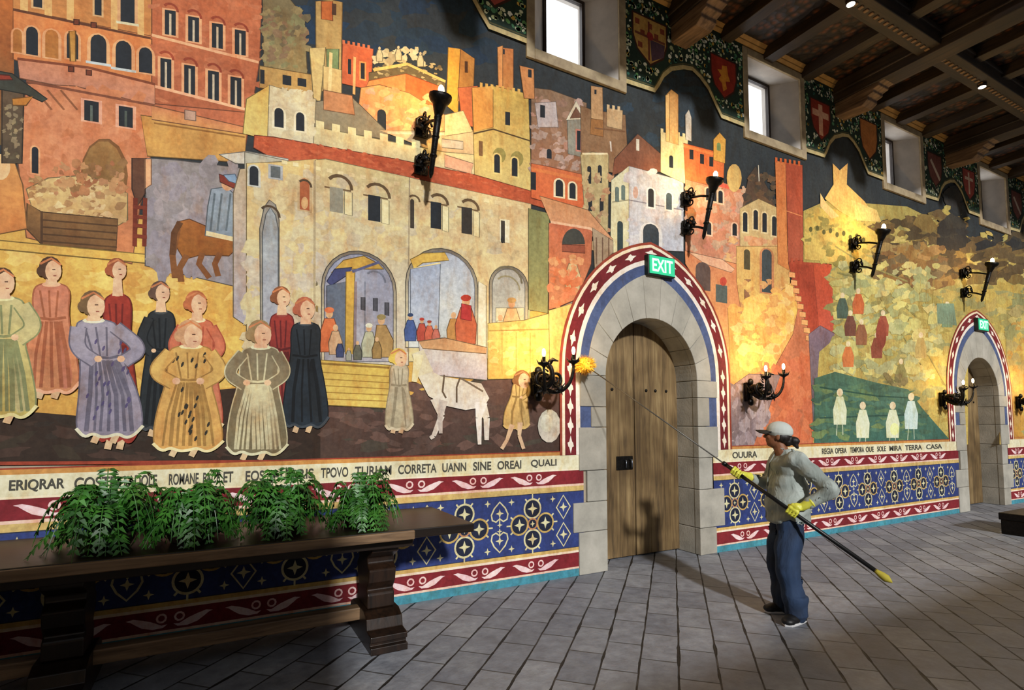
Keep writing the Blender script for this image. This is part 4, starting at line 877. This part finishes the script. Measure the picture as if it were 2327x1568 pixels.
def doorway(i, cx):
    bm = bmesh.new(); y0, y1 = -.035, .36
    for sgn, Q in ((-1, QL), (1, QR)):
        for z0, z1, xo in Q:
            a, b = sorted((sgn*.70, sgn*xo)); box(bm, a, b, y0, .05, z0+.003, z1-.003)
            a, b = sorted((sgn*.703, sgn*.90)); box(bm, a, b, .0505, y1, z0+.003, z1-.003)
    nv = 11
    I = lambda t: (-.70*math.cos(PI*t), ZS+.70*math.sin(PI*t))
    E_ = pointed(.94, 1.24, ZS, 44)
    def E(t): return E_[min(len(E_)-1, round(t*(len(E_)-1)))]
    for k in range(nv):
        t0, t1 = k/nv+.0012, (k+1)/nv-.0012; ts = [t0+(t1-t0)*j/4 for j in range(5)]
        if k == nv//2: ts = sorted(ts+[.5])
        prism(bm, [I(t) for t in ts]+[E(t) for t in ts[::-1]], y0, .05)
        prism(bm, [I(t) for t in ts]+[(x*1.3, ZS+(z-ZS)*1.3) for x, z in [I(t) for t in ts[::-1]]], .0505, y1)
    d = obj('door_%d' % i, bm, STONE, bevel=.006); d.location = (cx, D, 0); tag(d, kind='structure')
    bm = bmesh.new()
    for sgn in (-1, 1):
        a, b = sorted((sgn*.712, sgn*.93)); box(bm, a, b, .04, .39, 0, ZS)
    ts = [j/30 for j in range(31)]; prism(bm, [(1.02*I(t)[0], ZS+1.02*(I(t)[1]-ZS)) for t in ts]+[(1.33*I(t)[0], ZS+1.33*(I(t)[1]-ZS)) for t in ts[::-1]], .04, .39)
    obj('mortar_core', bm, mat('mortar', '#5c564c', .9), d)  # core added behind the stones to stop sky light leaking through joints
    bm = bmesh.new(); box(bm, -.8, .8, .42, .45, 0, 2.95); bk = obj('door_backing', bm, backm, d)  # dark board added behind the leaves to block sky light at the seams
    for sgn in (-1, 1):
        bm = bmesh.new(); n = 3
        for q in range(n):
            xa = .006+q*.70/n+.001; xb = .006+(q+1)*.70/n-.002
            top = [(x, ZS+math.sqrt(max(0, .705**2-x*x))) for x in [xb-(xb-xa)*j/6 for j in range(7)]]
            prism(bm, [(sgn*x, z) for x, z in [(xa,.02),(min(xb,.704),.02)]+top], .31, .355)
        lf = obj('door_leaf', bm, OAK, d, bevel=.0015)
        bm = bmesh.new(); box(bm, *sorted((sgn*.02, sgn*.69)), .356, .385, 1.85, 2.0); box(bm, *sorted((sgn*.02, sgn*.69)), .356, .385, .35, .5); obj('ledge', bm, OAK, lf)
        for xx in ((.62,.47,.34) if sgn < 0 else (.19,.34,.52)):
            bm = bmesh.new(); ball(bm, (sgn*xx, .306, 1.98), (.02, .012, .02), 8); obj('bolt', bm, iron, lf, True)
        if sgn < 0:
            bm = bmesh.new(); box(bm, -.29, -.045, .296, .31, 1.03, 1.19); lp = obj('lock_plate', bm, iron, lf, bevel=.004)
            bm = bmesh.new(); tube(bm, [(-.10,.30,1.15),(-.10,.25,1.15),(-.10,.25,1.06)], .011); tube(bm, [(-.17,.30,1.14),(-.17,.27,1.14),(-.17,.27,1.06),(-.17,.30,1.06)], .009); obj('door_handle', bm, mat('worn_steel', '#6c7078', .35, .9), lf, True)
    return d
for i, cx in enumerate(DOORX): doorway(i+1, cx)
# ------------------------------------------------------------------ exit signs
green = mat_emit('exit_sign_green', '#27a878', .8); letter = mat_emit('exit_letters', '#b4f4cc', 1.1); sign_case = mat('sign_case', '#12201c', .5)
def exit_sign(cx, label):
    t = thing('exit_sign', label, 'exit sign', (cx, D-.062, 3.30))
    bm = bmesh.new(); box(bm, -.21, .21, -.03, .04, 0, .24); c = obj('casing', bm, sign_case, t, bevel=.008)
    bm = bmesh.new(); box(bm, -.195, .195, -.038, -.0305, .015, .225); obj('panel', bm, green, t)
    cu = bpy.data.curves.new('t', 'FONT'); cu.body = 'EXIT'; cu.size = .2; cu.offset = .004; cu.extrude = .002
    to = bpy.data.objects.new('t', cu); COL.objects.link(to); bpy.context.view_layer.update()
    me = bpy.data.meshes.new_from_object(to.evaluated_get(bpy.context.evaluated_depsgraph_get())); bpy.data.objects.remove(to)
    xs = [v.co.x for v in me.vertices]; k = .32/(max(xs)-min(xs))
    for v in me.vertices: v.co = Vector((-.16+(v.co.x-min(xs))*k, -.042-v.co.z, .045+v.co.y*1.05))
    me.name = 'lettering'; link_mesh('lettering', me, letter, t)
    return t
exit_sign(DOORX[0]+.10, 'green illuminated EXIT sign at the arch point over the nearer doorway')
exit_sign(DOORX[1]+.05, 'small green EXIT sign over the far doorway on the right')
# ------------------------------------------------------------------ floor
def mat_floor():
    m, nt, b = new_mat('stone_floor')
    v = coords(nt, (1,1,1), (0, 0, -PI/4)) 
    br = N(nt, 'ShaderNodeTexBrick', i_Scale=1, i_Mortar_Size=.0075, i_Mortar_Smooth=.4, i_Bias=0, i_Brick_Width=.46, i_Row_Height=.2465)
    br.offset = .5; br.inputs['Color1'].default_value = lin('#74777e'); br.inputs['Color2'].default_value = lin('#8c8e92'); br.inputs['Mortar'].default_value = lin('#4a4846')
    wv = N(nt, 'ShaderNodeTexNoise', i_Scale=3, i_Detail=3); nt.links.new(v, wv.inputs['Vector'])
    ad = N(nt, 'ShaderNodeVectorMath', operation='MULTIPLY_ADD'); nt.links.new(wv.outputs['Color'], ad.inputs[0]); ad.inputs[1].default_value = (.025,.018,0); nt.links.new(v, ad.inputs[2])
    nt.links.new(ad.outputs[0], br.inputs['Vector'])
    sp = N(nt, 'ShaderNodeSeparateXYZ'); nt.links.new(ad.outputs[0], sp.inputs[0])
    pg = N(nt, 'ShaderNodeMath', operation='PINGPONG'); dv_ = N(nt, 'ShaderNodeMath', operation='DIVIDE'); nt.links.new(sp.outputs[1], dv_.inputs[0]); dv_.inputs[1].default_value = .2465
    nt.links.new(dv_.outputs[0], pg.inputs[0]); pg.inputs[1].default_value = .5
    gn = N(nt, 'ShaderNodeTexNoise', i_Scale=3.5, i_Detail=4); nt.links.new(coords(nt, (1,1,1), (0,0,.3)), gn.inputs['Vector'])
    gw = N(nt, 'ShaderNodeMath', operation='MULTIPLY_ADD'); nt.links.new(gn.outputs[0], gw.inputs[0]); gw.inputs[1].default_value = .16; gw.inputs[2].default_value = -.055
    lt = N(nt, 'ShaderNodeMath', operation='LESS_THAN'); nt.links.new(pg.outputs[0], lt.inputs[0]); nt.links.new(gw.outputs[0], lt.inputs[1])
    gm = N(nt, 'ShaderNodeMix', data_type='RGBA'); nt.links.new(lt.outputs[0], gm.inputs[0]); nt.links.new(br.outputs[0], gm.inputs[6]); gm.inputs[7].default_value = lin('#1c1a18')
    n = N(nt, 'ShaderNodeTexNoise', i_Scale=2.4, i_Detail=9, i_Roughness=.7); nt.links.new(v, n.inputs['Vector'])
    n2 = N(nt, 'ShaderNodeTexNoise', i_Scale=9, i_Detail=6, i_Roughness=.7); nt.links.new(coords(nt, (1,1,1)), n2.inputs['Vector'])
    x = N(nt, 'ShaderNodeMix', data_type='RGBA', blend_type='OVERLAY'); x.inputs[0].default_value = .7; nt.links.new(gm.outputs[2], x.inputs[6]); nt.links.new(ramp(nt, n.outputs[0], [(.3, '#a8a6a4'), (.5, '#bcbec2'), (.7, '#d4d4d0')]), x.inputs[7])
    y = N(nt, 'ShaderNodeMix', data_type='RGBA', blend_type='OVERLAY'); y.inputs[0].default_value = .6; nt.links.new(x.outputs[2], y.inputs[6]); nt.links.new(ramp(nt, n2.outputs[0], [(.3, '#8c8c90'), (.7, '#e0e0e0')]), y.inputs[7])
    nt.links.new(y.outputs[2], b.inputs['Base Color'])
    nt.links.new(ramp(nt, n2.outputs[0], [(.3, (.45,)*3+(1,)), (.7, (.75,)*3+(1,))]), b.inputs['Roughness'])
    s = N(nt, 'ShaderNodeMath', operation='MULTIPLY_ADD'); nt.links.new(br.outputs['Fac'], s.inputs[0]); s.inputs[1].default_value = -1.0; nt.links.new(n2.outputs[0], s.inputs[2])
    bp = N(nt, 'ShaderNodeBump', i_Strength=.6, i_Distance=.012); nt.links.new(s.outputs[0], bp.inputs['Height']); nt.links.new(bp.outputs[0], b.inputs['Normal'])
    return m
bm = bmesh.new(); box(bm, -3.6, 22, -1.3, D+.45, -.06, 0); tag(obj('floor', bm, mat_floor()), kind='structure')
# ------------------------------------------------------------------ ceiling
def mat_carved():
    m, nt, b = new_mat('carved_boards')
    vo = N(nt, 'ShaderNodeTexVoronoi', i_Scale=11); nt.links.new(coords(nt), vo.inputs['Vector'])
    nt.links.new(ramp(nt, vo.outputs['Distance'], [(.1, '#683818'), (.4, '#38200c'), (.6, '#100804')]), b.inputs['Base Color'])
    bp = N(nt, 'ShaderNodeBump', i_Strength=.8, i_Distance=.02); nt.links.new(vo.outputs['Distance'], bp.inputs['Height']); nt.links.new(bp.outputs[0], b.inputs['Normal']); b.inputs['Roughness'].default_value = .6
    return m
CARV = mat_carved()
beamw = mat_wood('beam_wood', '#0e0804', '#2a1c10', '#40301c', axis=1, rough=.6)
beamx = mat_wood('long_beam_wood', '#0e0804', '#2a1c10', '#3a2a18', axis=0, rough=.6)
corbw = mat_wood('corbel_wood', '#3a2a1c', '#6c5440', '#8c7052', axis=1, rough=.6)  # lighter than the beams: light on the corbel faces put into the wood colour
YC = 2.2
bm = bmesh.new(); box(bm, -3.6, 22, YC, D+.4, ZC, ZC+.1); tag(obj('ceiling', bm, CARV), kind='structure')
BX = [1.55+3.43*k for k in range(-1, 6)]
for k, x in enumerate(BX):
    bm = bmesh.new(); box(bm, x-.16, x+.16, YC, D, 6.50, ZC); box(bm, x-.19, x+.19, YC, D, 6.62, 6.66)
    b = obj('crossbeam', bm, beamw, bevel=.012); tag(b, kind='structure')
    bm = bmesh.new()
    prism(bm, [(D,6.30),(D-.42,6.27),(D-.50,6.32),(D-.50,6.37),(D-.58,6.39),(D-.58,6.43),(D-.66,6.45),(D-.66,6.49),(D-.74,6.5),(D-.74,6.60),(D,6.60)], x-.13, x+.13, 'x')
    obj('corbel', bm, corbw, b, bevel=.01)
for yy in (3.47,):
    bm = bmesh.new(); box(bm, -3.6, 22, yy-.14, yy+.14, 6.56, ZC); box(bm, -3.6, 22, yy-.17, yy+.17, 6.70, 6.74)
    lb = obj('long_beam', bm, beamx, bevel=.01); tag(lb, kind='structure')
    bm = bmesh.new(); k = 0
    x = 4.0
    while x < 15: box(bm, x, x+.045, yy-.03, yy+.03, 6.545, 6.562); x += .11
    obj('carved_studs', bm, mat('stud_wood', '#7c5c38', .5), lb, bevel=.008)
bm = bmesh.new(); x = BX[0]
for k in range(24):
    x = BX[0]+(k+1)*3.43/4
    if min(abs(x-b) for b in BX) > .2: box(bm, x-.09, x+.09, YC, D, 6.66, ZC)
tag(obj('trim_1', bm, beamw, bevel=.006), kind='structure')
bm = bmesh.new(); prism(bm, [(D,6.74),(D-.03,6.74),(D-.06,6.77),(D-.06,6.79),(D-.10,6.82),(D,6.82)], -3.6, 22, 'x'); tag(obj('trim_2', bm, mat('cornice_wood', '#94703c', .6, c2='#b48c50', scale=9)), kind='structure')
lampm = mat_emit('spot_lens', '#fff4dc', 9)
for (x, y), lb in (((6.45, 3.47), 'small lit ceiling spotlight in the long beam, nearer the top edge of the view'), ((9.78, 3.47), 'small lit ceiling spotlight in the long beam, the farther of the two')):
    t = thing('ceiling_spotlight', lb, 'spotlight', (x, y, 6.56), group='ceiling spotlights')
    bm = bmesh.new(); lathe(bm, [(.05,-.045),(.055,-.04),(.055,0),(.04,0.001)]); obj('housing', bm, dark_fr, t, True)
    bm = bmesh.new(); lathe(bm, [(.001,-.052),(.045,-.050),(.045,-.046)]); obj('lens', bm, lampm, t, True)
# unseen opposite wall, added; low top and raised left end shaped to cast shade
bm = bmesh.new(); box(bm, -3.6, 22, -1.3, -1.2, 0, 1.74); box(bm, -3.6, -.2, -1.3, -1.2, 1.74, 3.25); tag(obj('wall_right', bm, plaster), kind='structure')

bm = bmesh.new(); box(bm, -3.7, -3.6, -1.3, D+.4, 0, ZC); tag(obj('wall_back', bm, plaster), kind='structure')  # unseen end wall, added to keep sky light off the table end
bm = bmesh.new(); box(bm, 22, 22.1, -1.3, D+.4, 0, ZC); tag(obj('wall_front', bm, plaster), kind='structure')
# ------------------------------------------------------------------ wrought iron wall lights
bulb_m = mat_emit('bulb_glow', '#ffdca0', 30)
def warm(loc, e, r=.03):
    l = bpy.data.lights.new('bulb_light', 'POINT'); l.energy = e; l.color = (1,.66,.28); l.shadow_soft_size = r
    o = bpy.data.objects.new('bulb_light', l); COL.objects.link(o); o.location = loc; return o
def spiral(c, r, turns, a0, n=22, ax=((0,1,0),(0,0,1)), dirn=1):
    c = Vector(c); u, v = Vector(ax[0]), Vector(ax[1])
    return [c+(u*math.cos(a0+dirn*2*PI*turns*t)+v*math.sin(a0+dirn*2*PI*turns*t))*r*(1-.8*t) for t in [i/n for i in range(n+1)]]
def leafy(bm, c, r, ax, seed=1):       # clump of hammered leaves round an iron joint
    rn = random.Random(seed); c = Vector(c)
    for k in range(7):
        a = 2*PI*k/7+rn.uniform(-.2, .2); d = Vector((math.cos(a), rn.uniform(-.5, .5), math.sin(a)))
        q = d.orthogonal().normalized(); e = c+d*r*rn.uniform(.8, 1.25)
        vs = [bm.verts.new(p) for p in (c, c+d*r*.5+q*r*.28, e, c+d*r*.5-q*r*.28, c+d*r*.5+Vector((0,-.012,0)))]
        bm.faces.new((vs[0],vs[1],vs[4])); bm.faces.new((vs[1],vs[2],vs[4])); bm.faces.new((vs[2],vs[3],vs[4])); bm.faces.new((vs[3],vs[0],vs[4]))
    ball(bm, c, (r*.45, r*.3, r*.45), 8)
def torch(x, label):                   # tall leaning torch held off the wall by two arms
    t = thing('torch_sconce', label, 'wall sconce', (x, D-.06, 3.95), group='tall torch sconces')
    rod0, rod1 = Vector((.0,-.24,-.20)), Vector((.02,-.40,.42))
    bm = bmesh.new()
    tube(bm, [rod0, rod0.lerp(rod1,.06), rod0.lerp(rod1,.5), rod0.lerp(rod1,.93)], [.006,.022,.028,.036], 10)
    for q in (.3, .55, .8): ball(bm, rod0.lerp(rod1, q), (.036,.036,.022), 10)
    obj('torch_rod', bm, iron, t, True)
    bm = bmesh.new(); M = (rod1-rod0).to_track_quat('Z', 'Y').to_matrix()
    lathe(bm, [(.03,-.12),(.05,-.06),(.06,-.02),(.085,0),(.10,.03),(.10,.06),(.085,.065),(.07,.05)], rod1, 14, M); obj('cup', bm, iron, t, True)
    for z in (.02, .38):
        q = (z+.10)/.62; e = rod0.lerp(rod1, q)
        bm = bmesh.new()
        box(bm, -.06, .06, .0, .035, z-.08, z+.08); tube(bm, [(0,0,z)]+[Vector((0,0,z)).lerp(e, f)+Vector((0,0,.02*math.sin(PI*f))) for f in (.3,.6)]+[e], .014, 8)
        tube(bm, spiral((0,-.07,z+.075), .055, 1.3, -PI/2), .009, 6); tube(bm, spiral((0,-.07,z-.065), .05, 1.3, PI/2, dirn=-1), .009, 6)
        tube(bm, spiral((0,-.02,z+.02), .09, 1.1, 0, ax=((1,0,0),(0,0,1))), .012, 6)
        leafy(bm, (0,-.035,z), .105, None, int(z*10)+2); leafy(bm, (.01,-.10,z+.03), .06, None, int(z*10)+5)
        obj('bracket', bm, iron, t, True)
    top = rod1+(rod1-rod0).normalized()*.095
    bm = bmesh.new(); ball(bm, top, (.028,.028,.05), 12); obj('bulb', bm, bulb_m, t, True)
    return t, top
T0 = None
for x, lb in ((1.62, 'tall iron torch sconce over the long tiled eaves, nearest to the viewer'), (5.02, 'tall iron torch sconce right above the nearer doorway arch'),
              (8.57, 'tall iron torch sconce on the painted yellow hillside between the doorways'), (12.08, 'tall iron torch sconce above and left of the far doorway')):
    if T0 is None: T0, TT = torch(x, lb); b = T0
    else: b = dup(T0, (x, D-.06, 3.95), label=lb)
    warm(Vector((x, D-.05, 3.95))+TT+Vector((0,-.01,.09)), 24 if x < 10 else 15)
def candle_sconce(x, label, sgn):      # double candle arm with a coiling beast, beside a doorway
    t = thing('candle_sconce', label, 'wall sconce', (x, D-.08, 2.0), group='two-armed candle sconces')
    bm = bmesh.new(); box(bm, -.045, .045, 0, .055, -.14, .1); ball(bm, (0,-.01,-.15), (.05,.03,.05), 8); ball(bm, (0,-.01,.11), (.045,.03,.045), 8); leafy(bm, (0,-.02,0), .12, None, 4); obj('wall_plate', bm, iron, t, True)
    cups = []
    for s in (-1, 1):
        cx, cy, cz = s*.17+.03, -.34, .13+.02*s
        bm = bmesh.new()
        tube(bm, bez((0,-.02,-.02), (0,-.2,-.16), (cx,-.33,-.16), (cx,cy,cz), 14), [.03-.0012*i for i in range(15)], 8)
        tube(bm, spiral((s*.08,-.2,.02), .075, 1.5, -PI/2, ax=((s,0,0),(0,0,1))), [.018-.0005*i for i in range(23)], 7)
        leafy(bm, (s*.1,-.26,-.08), .085, None, 7+s); leafy(bm, (cx*.6,-.13,-.03), .07, None, 9+s)
        ball(bm, (s*.05,-.1,.04), (.04,.06,.035), 8)
        obj('arm', bm, iron, t, True)
        bm = bmesh.new(); lathe(bm, [(.012,0),(.02,.01),(.055,.03),(.06,.045),(.05,.048),(.02,.04),(.018,.10),(.016,.10)], (cx,cy,cz), 12)
        for k in range(5):
            a = 2*PI*k/5; tube(bm, [(cx+.05*math.cos(a),cy+.05*math.sin(a),cz+.04),(cx+.07*math.cos(a),cy+.07*math.sin(a),cz+.075)], [.009,.002], 5)
        obj('candle_cup', bm, iron, t, True)
        bm = bmesh.new(); ball(bm, (cx,cy,cz+.14), (.018,.018,.04), 10); obj('bulb', bm, bulb_m, t, True); cups.append(Vector((cx,cy,cz+.14)))
    bm = bmesh.new()                  # the beast's neck and head rising in the middle
    tube(bm, bez((0,-.04,.0),(-.02,-.2,-.12),(.05,-.3,.0),(-.02,-.24,.16),14)+[Vector((.0,-.28,.20)),Vector((.03,-.33,.18))], [.02,.026,.03,.032,.034,.034,.032,.03,.028,.026,.024,.022,.022,.024,.026,.02,.006], 8)
    for k in range(5): tube(bm, [(-.02+.01*k,-.22+.012*k,.02+.035*k),(-.075+.005*k,-.2,.05+.04*k)], [.011,.001], 5)
    obj('beast', bm, iron, t, True)
    return t, cups
S0 = None
for x, lb in ((2.86, 'black iron candle sconce left of the nearer doorway, by the yellow duster'), (6.06, 'black iron candle sconce right of the nearer doorway, above the cap of the person'),
              (11.08, 'black iron candle sconce left of the far doorway'), (14.12, 'black iron candle sconce cut by the right edge of the view')):
    if S0 is None: S0, CC = candle_sconce(x, lb, 1)
    else: dup(S0, (x, D-.08, 2.0), label=lb)
    for c in CC: warm(Vector((x, D-.05, 2.0))+c+Vector((0,-.01,.065)), 9 if x < 10 else 8)
# ------------------------------------------------------------------ console table with ferns
tabw = mat_wood('dark_table_wood', '#0c0704', '#1e130b', '#2a1a0f', axis=0, rough=.38, bump=.15)
legw = mat_wood('dark_leg_wood', '#0c0704', '#1e130b', '#2a1a0f', axis=2, rough=.35, bump=.15)
edgew = mat_wood('table_edge_wood', '#4c3826', '#84684a', '#94785a', axis=0, rough=.5, bump=.2)
T = thing('console_table', 'long dark trestle table standing against the dado, carrying four ferns', 'table', (0, 3.76, 0))
bm = bmesh.new(); box(bm, -3.2, 1.74, .02, .93, .775, .84); obj('tabletop', bm, tabw, T, bevel=.008)
bm = bmesh.new(); box(bm, -3.2, 1.27, -.012, .018, .775, .835); obj('front_moulding', bm, edgew, T, bevel=.006)
bm = bmesh.new(); box(bm, -3.0, 1.30, .12, .80, .70, .774); obj('apron', bm, tabw, T, bevel=.006)
for lx in (-1.98, -.72, 1.12):
    bm = bmesh.new()
    prism(bm, [(.06,0),(.84,0),(.84,.05),(.80,.05),(.80,.075),(.83,.08),(.83,.12),(.72,.13),(.70,.20),(.62,.235),(.28,.235),(.20,.20),(.18,.13),(.07,.12),(.07,.08),(.10,.075),(.10,.05),(.06,.05)], lx-.13, lx+.13, 'x'); ft = obj('foot', bm, legw, T, bevel=.006)
    bm = bmesh.new(); prism(bm, [(.30,.236),(.60,.236),(.60,.34),(.57,.37),(.62,.43),(.64,.52),(.58,.56),(.58,.60),(.70,.66),(.70,.70),(.20,.70),(.20,.66),(.32,.60),(.32,.56),(.26,.52),(.28,.43),(.33,.37),(.30,.34)], lx-.10, lx+.10, 'x'); obj('trestle_post', bm, legw, T, bevel=.01)
bm = bmesh.new(); box(bm, -1.90, 1.10, .40, .50, .14, .23); obj('stretcher', bm, edgew, T, bevel=.008)
# ferns
def mat_leaf(name, a, b):
    m, nt, bs = new_mat(name); n = N(nt, 'ShaderNodeTexNoise', i_Scale=9, i_Detail=3); nt.links.new(coords(nt), n.inputs['Vector'])
    nt.links.new(ramp(nt, n.outputs[0], [(.35, a), (.65, b)]), bs.inputs['Base Color']); bs.inputs['Roughness'].default_value = .45
    bs.inputs['Subsurface Weight'].default_value = .0
    return m
fern_m = mat_leaf('fern_green', '#144010', '#3e7826'); pot_m = mat('dark_planter', '#1c130d', .5, c2='#2c2018', scale=10); soil_m = mat('potting_soil', '#0e0a07', .95, bump=.6, scale=40)
def fern(x, label, seed, sc=1):
    rn = random.Random(seed)
    t = thing('potted_fern', label, 'fern', (x, 4.10, .84), rn.uniform(0, 6), group='ferns on the long table'); t.scale = (sc, sc, sc)
    bm = bmesh.new(); lathe(bm, [(.09,0),(.12,.008),(.14,.05),(.145,.07),(.135,.074),(.125,.065)], n=20); pt = obj('pot', bm, pot_m, t, True)
    bm = bmesh.new(); lathe(bm, [(.001,.055),(.125,.06),(.125,.064),(.001,.07)], n=16); obj('soil', bm, soil_m, pt, True)
    bm = bmesh.new()
    for k in range(76):
        a = rn.uniform(0, 2*PI); L = rn.uniform(.15, .31); lift = rn.uniform(.06, .44)*(1 if k % 3 else 1.3); d = Vector((math.cos(a), math.sin(a), 0))
        if k < 16: L *= .6; lift = rn.uniform(.26, .36)
        p0 = Vector((d.x*.05, d.y*.05, .06)); pts = bez(p0, p0+d*L*.25+Vector((0,0,lift*.8)), p0+d*L*.75+Vector((0,0,lift)), p0+d*L+Vector((0,0,lift*.3-.13)), 13)
        tube(bm, pts, [.003]*13+[.001], 4, False)
        side = d.cross(Vector((0,0,1)))
        for i in range(2, 13):
            w_ = .058*math.sin(PI*(i+1)/15)**.7; tg = (pts[i+1]-pts[i-1]).normalized()
            for s in (-1, 1):
                q = pts[i]; sd = side*s; tip = q+sd*w_+tg*w_*.4+Vector((0,0,-w_*rn.uniform(.1,.5))); mid = q+sd*w_*.5+tg*.004
                vs = [bm.verts.new(v) for v in (q, mid+tg*.015, tip, mid-tg*.015)]; bm.faces.new(vs)
    for v in bm.verts:
        v.co.z = max(v.co.z, .004)
    obj('fronds', bm, fern_m, t)
    return t
for k, (x, lb, sc) in enumerate(((-.55, 'leftmost green fern on the dark trestle table', 1.05), (-.10, 'green fern, second from the left on the dark trestle table', 1.0), (.44, 'green fern, third from the left on the dark trestle table', 1.0), (.97, 'rightmost green fern, near the end of the dark trestle table', .9))):
    fern(x, lb, 10+k, sc)
# dark bench at the far right edge
tb = thing('bench', 'sliver of a black bench at the right edge of the view', 'bench', (10.38, 3.42, 0))
bm = bmesh.new(); box(bm, -.46, .46, -.2, .2, .2, .3); obj('seat', bm, iron, tb, bevel=.01)
for a in (-.42, .42):
    bm = bmesh.new(); box(bm, a-.03, a+.03, -.18, .18, 0, .2); obj('leg', bm, iron, tb, bevel=.01)
# ------------------------------------------------------------------ light
w = bpy.data.worlds.new('daylight'); SC.world = w; w.use_nodes = True
bg = w.node_tree.nodes['Background']; bg.inputs[0].default_value = (.93,.96,1,1); wt = w.node_tree; tc = wt.nodes.new('ShaderNodeTexCoord'); sx = wt.nodes.new('ShaderNodeSeparateXYZ'); wt.links.new(tc.outputs['Generated'], sx.inputs[0])
mr = wt.nodes.new('ShaderNodeMapRange'); wt.links.new(sx.outputs[1], mr.inputs[0])        # sky set bright behind the windows, dimmed on the other side to deepen shade
for i_, v_ in ((1, -.1), (2, .35), (3, .19), (4, 3.0)): mr.inputs[i_].default_value = v_
wt.links.new(mr.outputs[0], bg.inputs[1])
sun = bpy.data.lights.new('sun', 'SUN'); so = bpy.data.objects.new('sun', sun); COL.objects.link(so)
sun.energy = 3.5; sun.angle = math.radians(3); sun.color = (1,.99,.98)
so.rotation_euler = Vector((.2, .98, -.441)).to_track_quat('-Z', 'Y').to_euler()
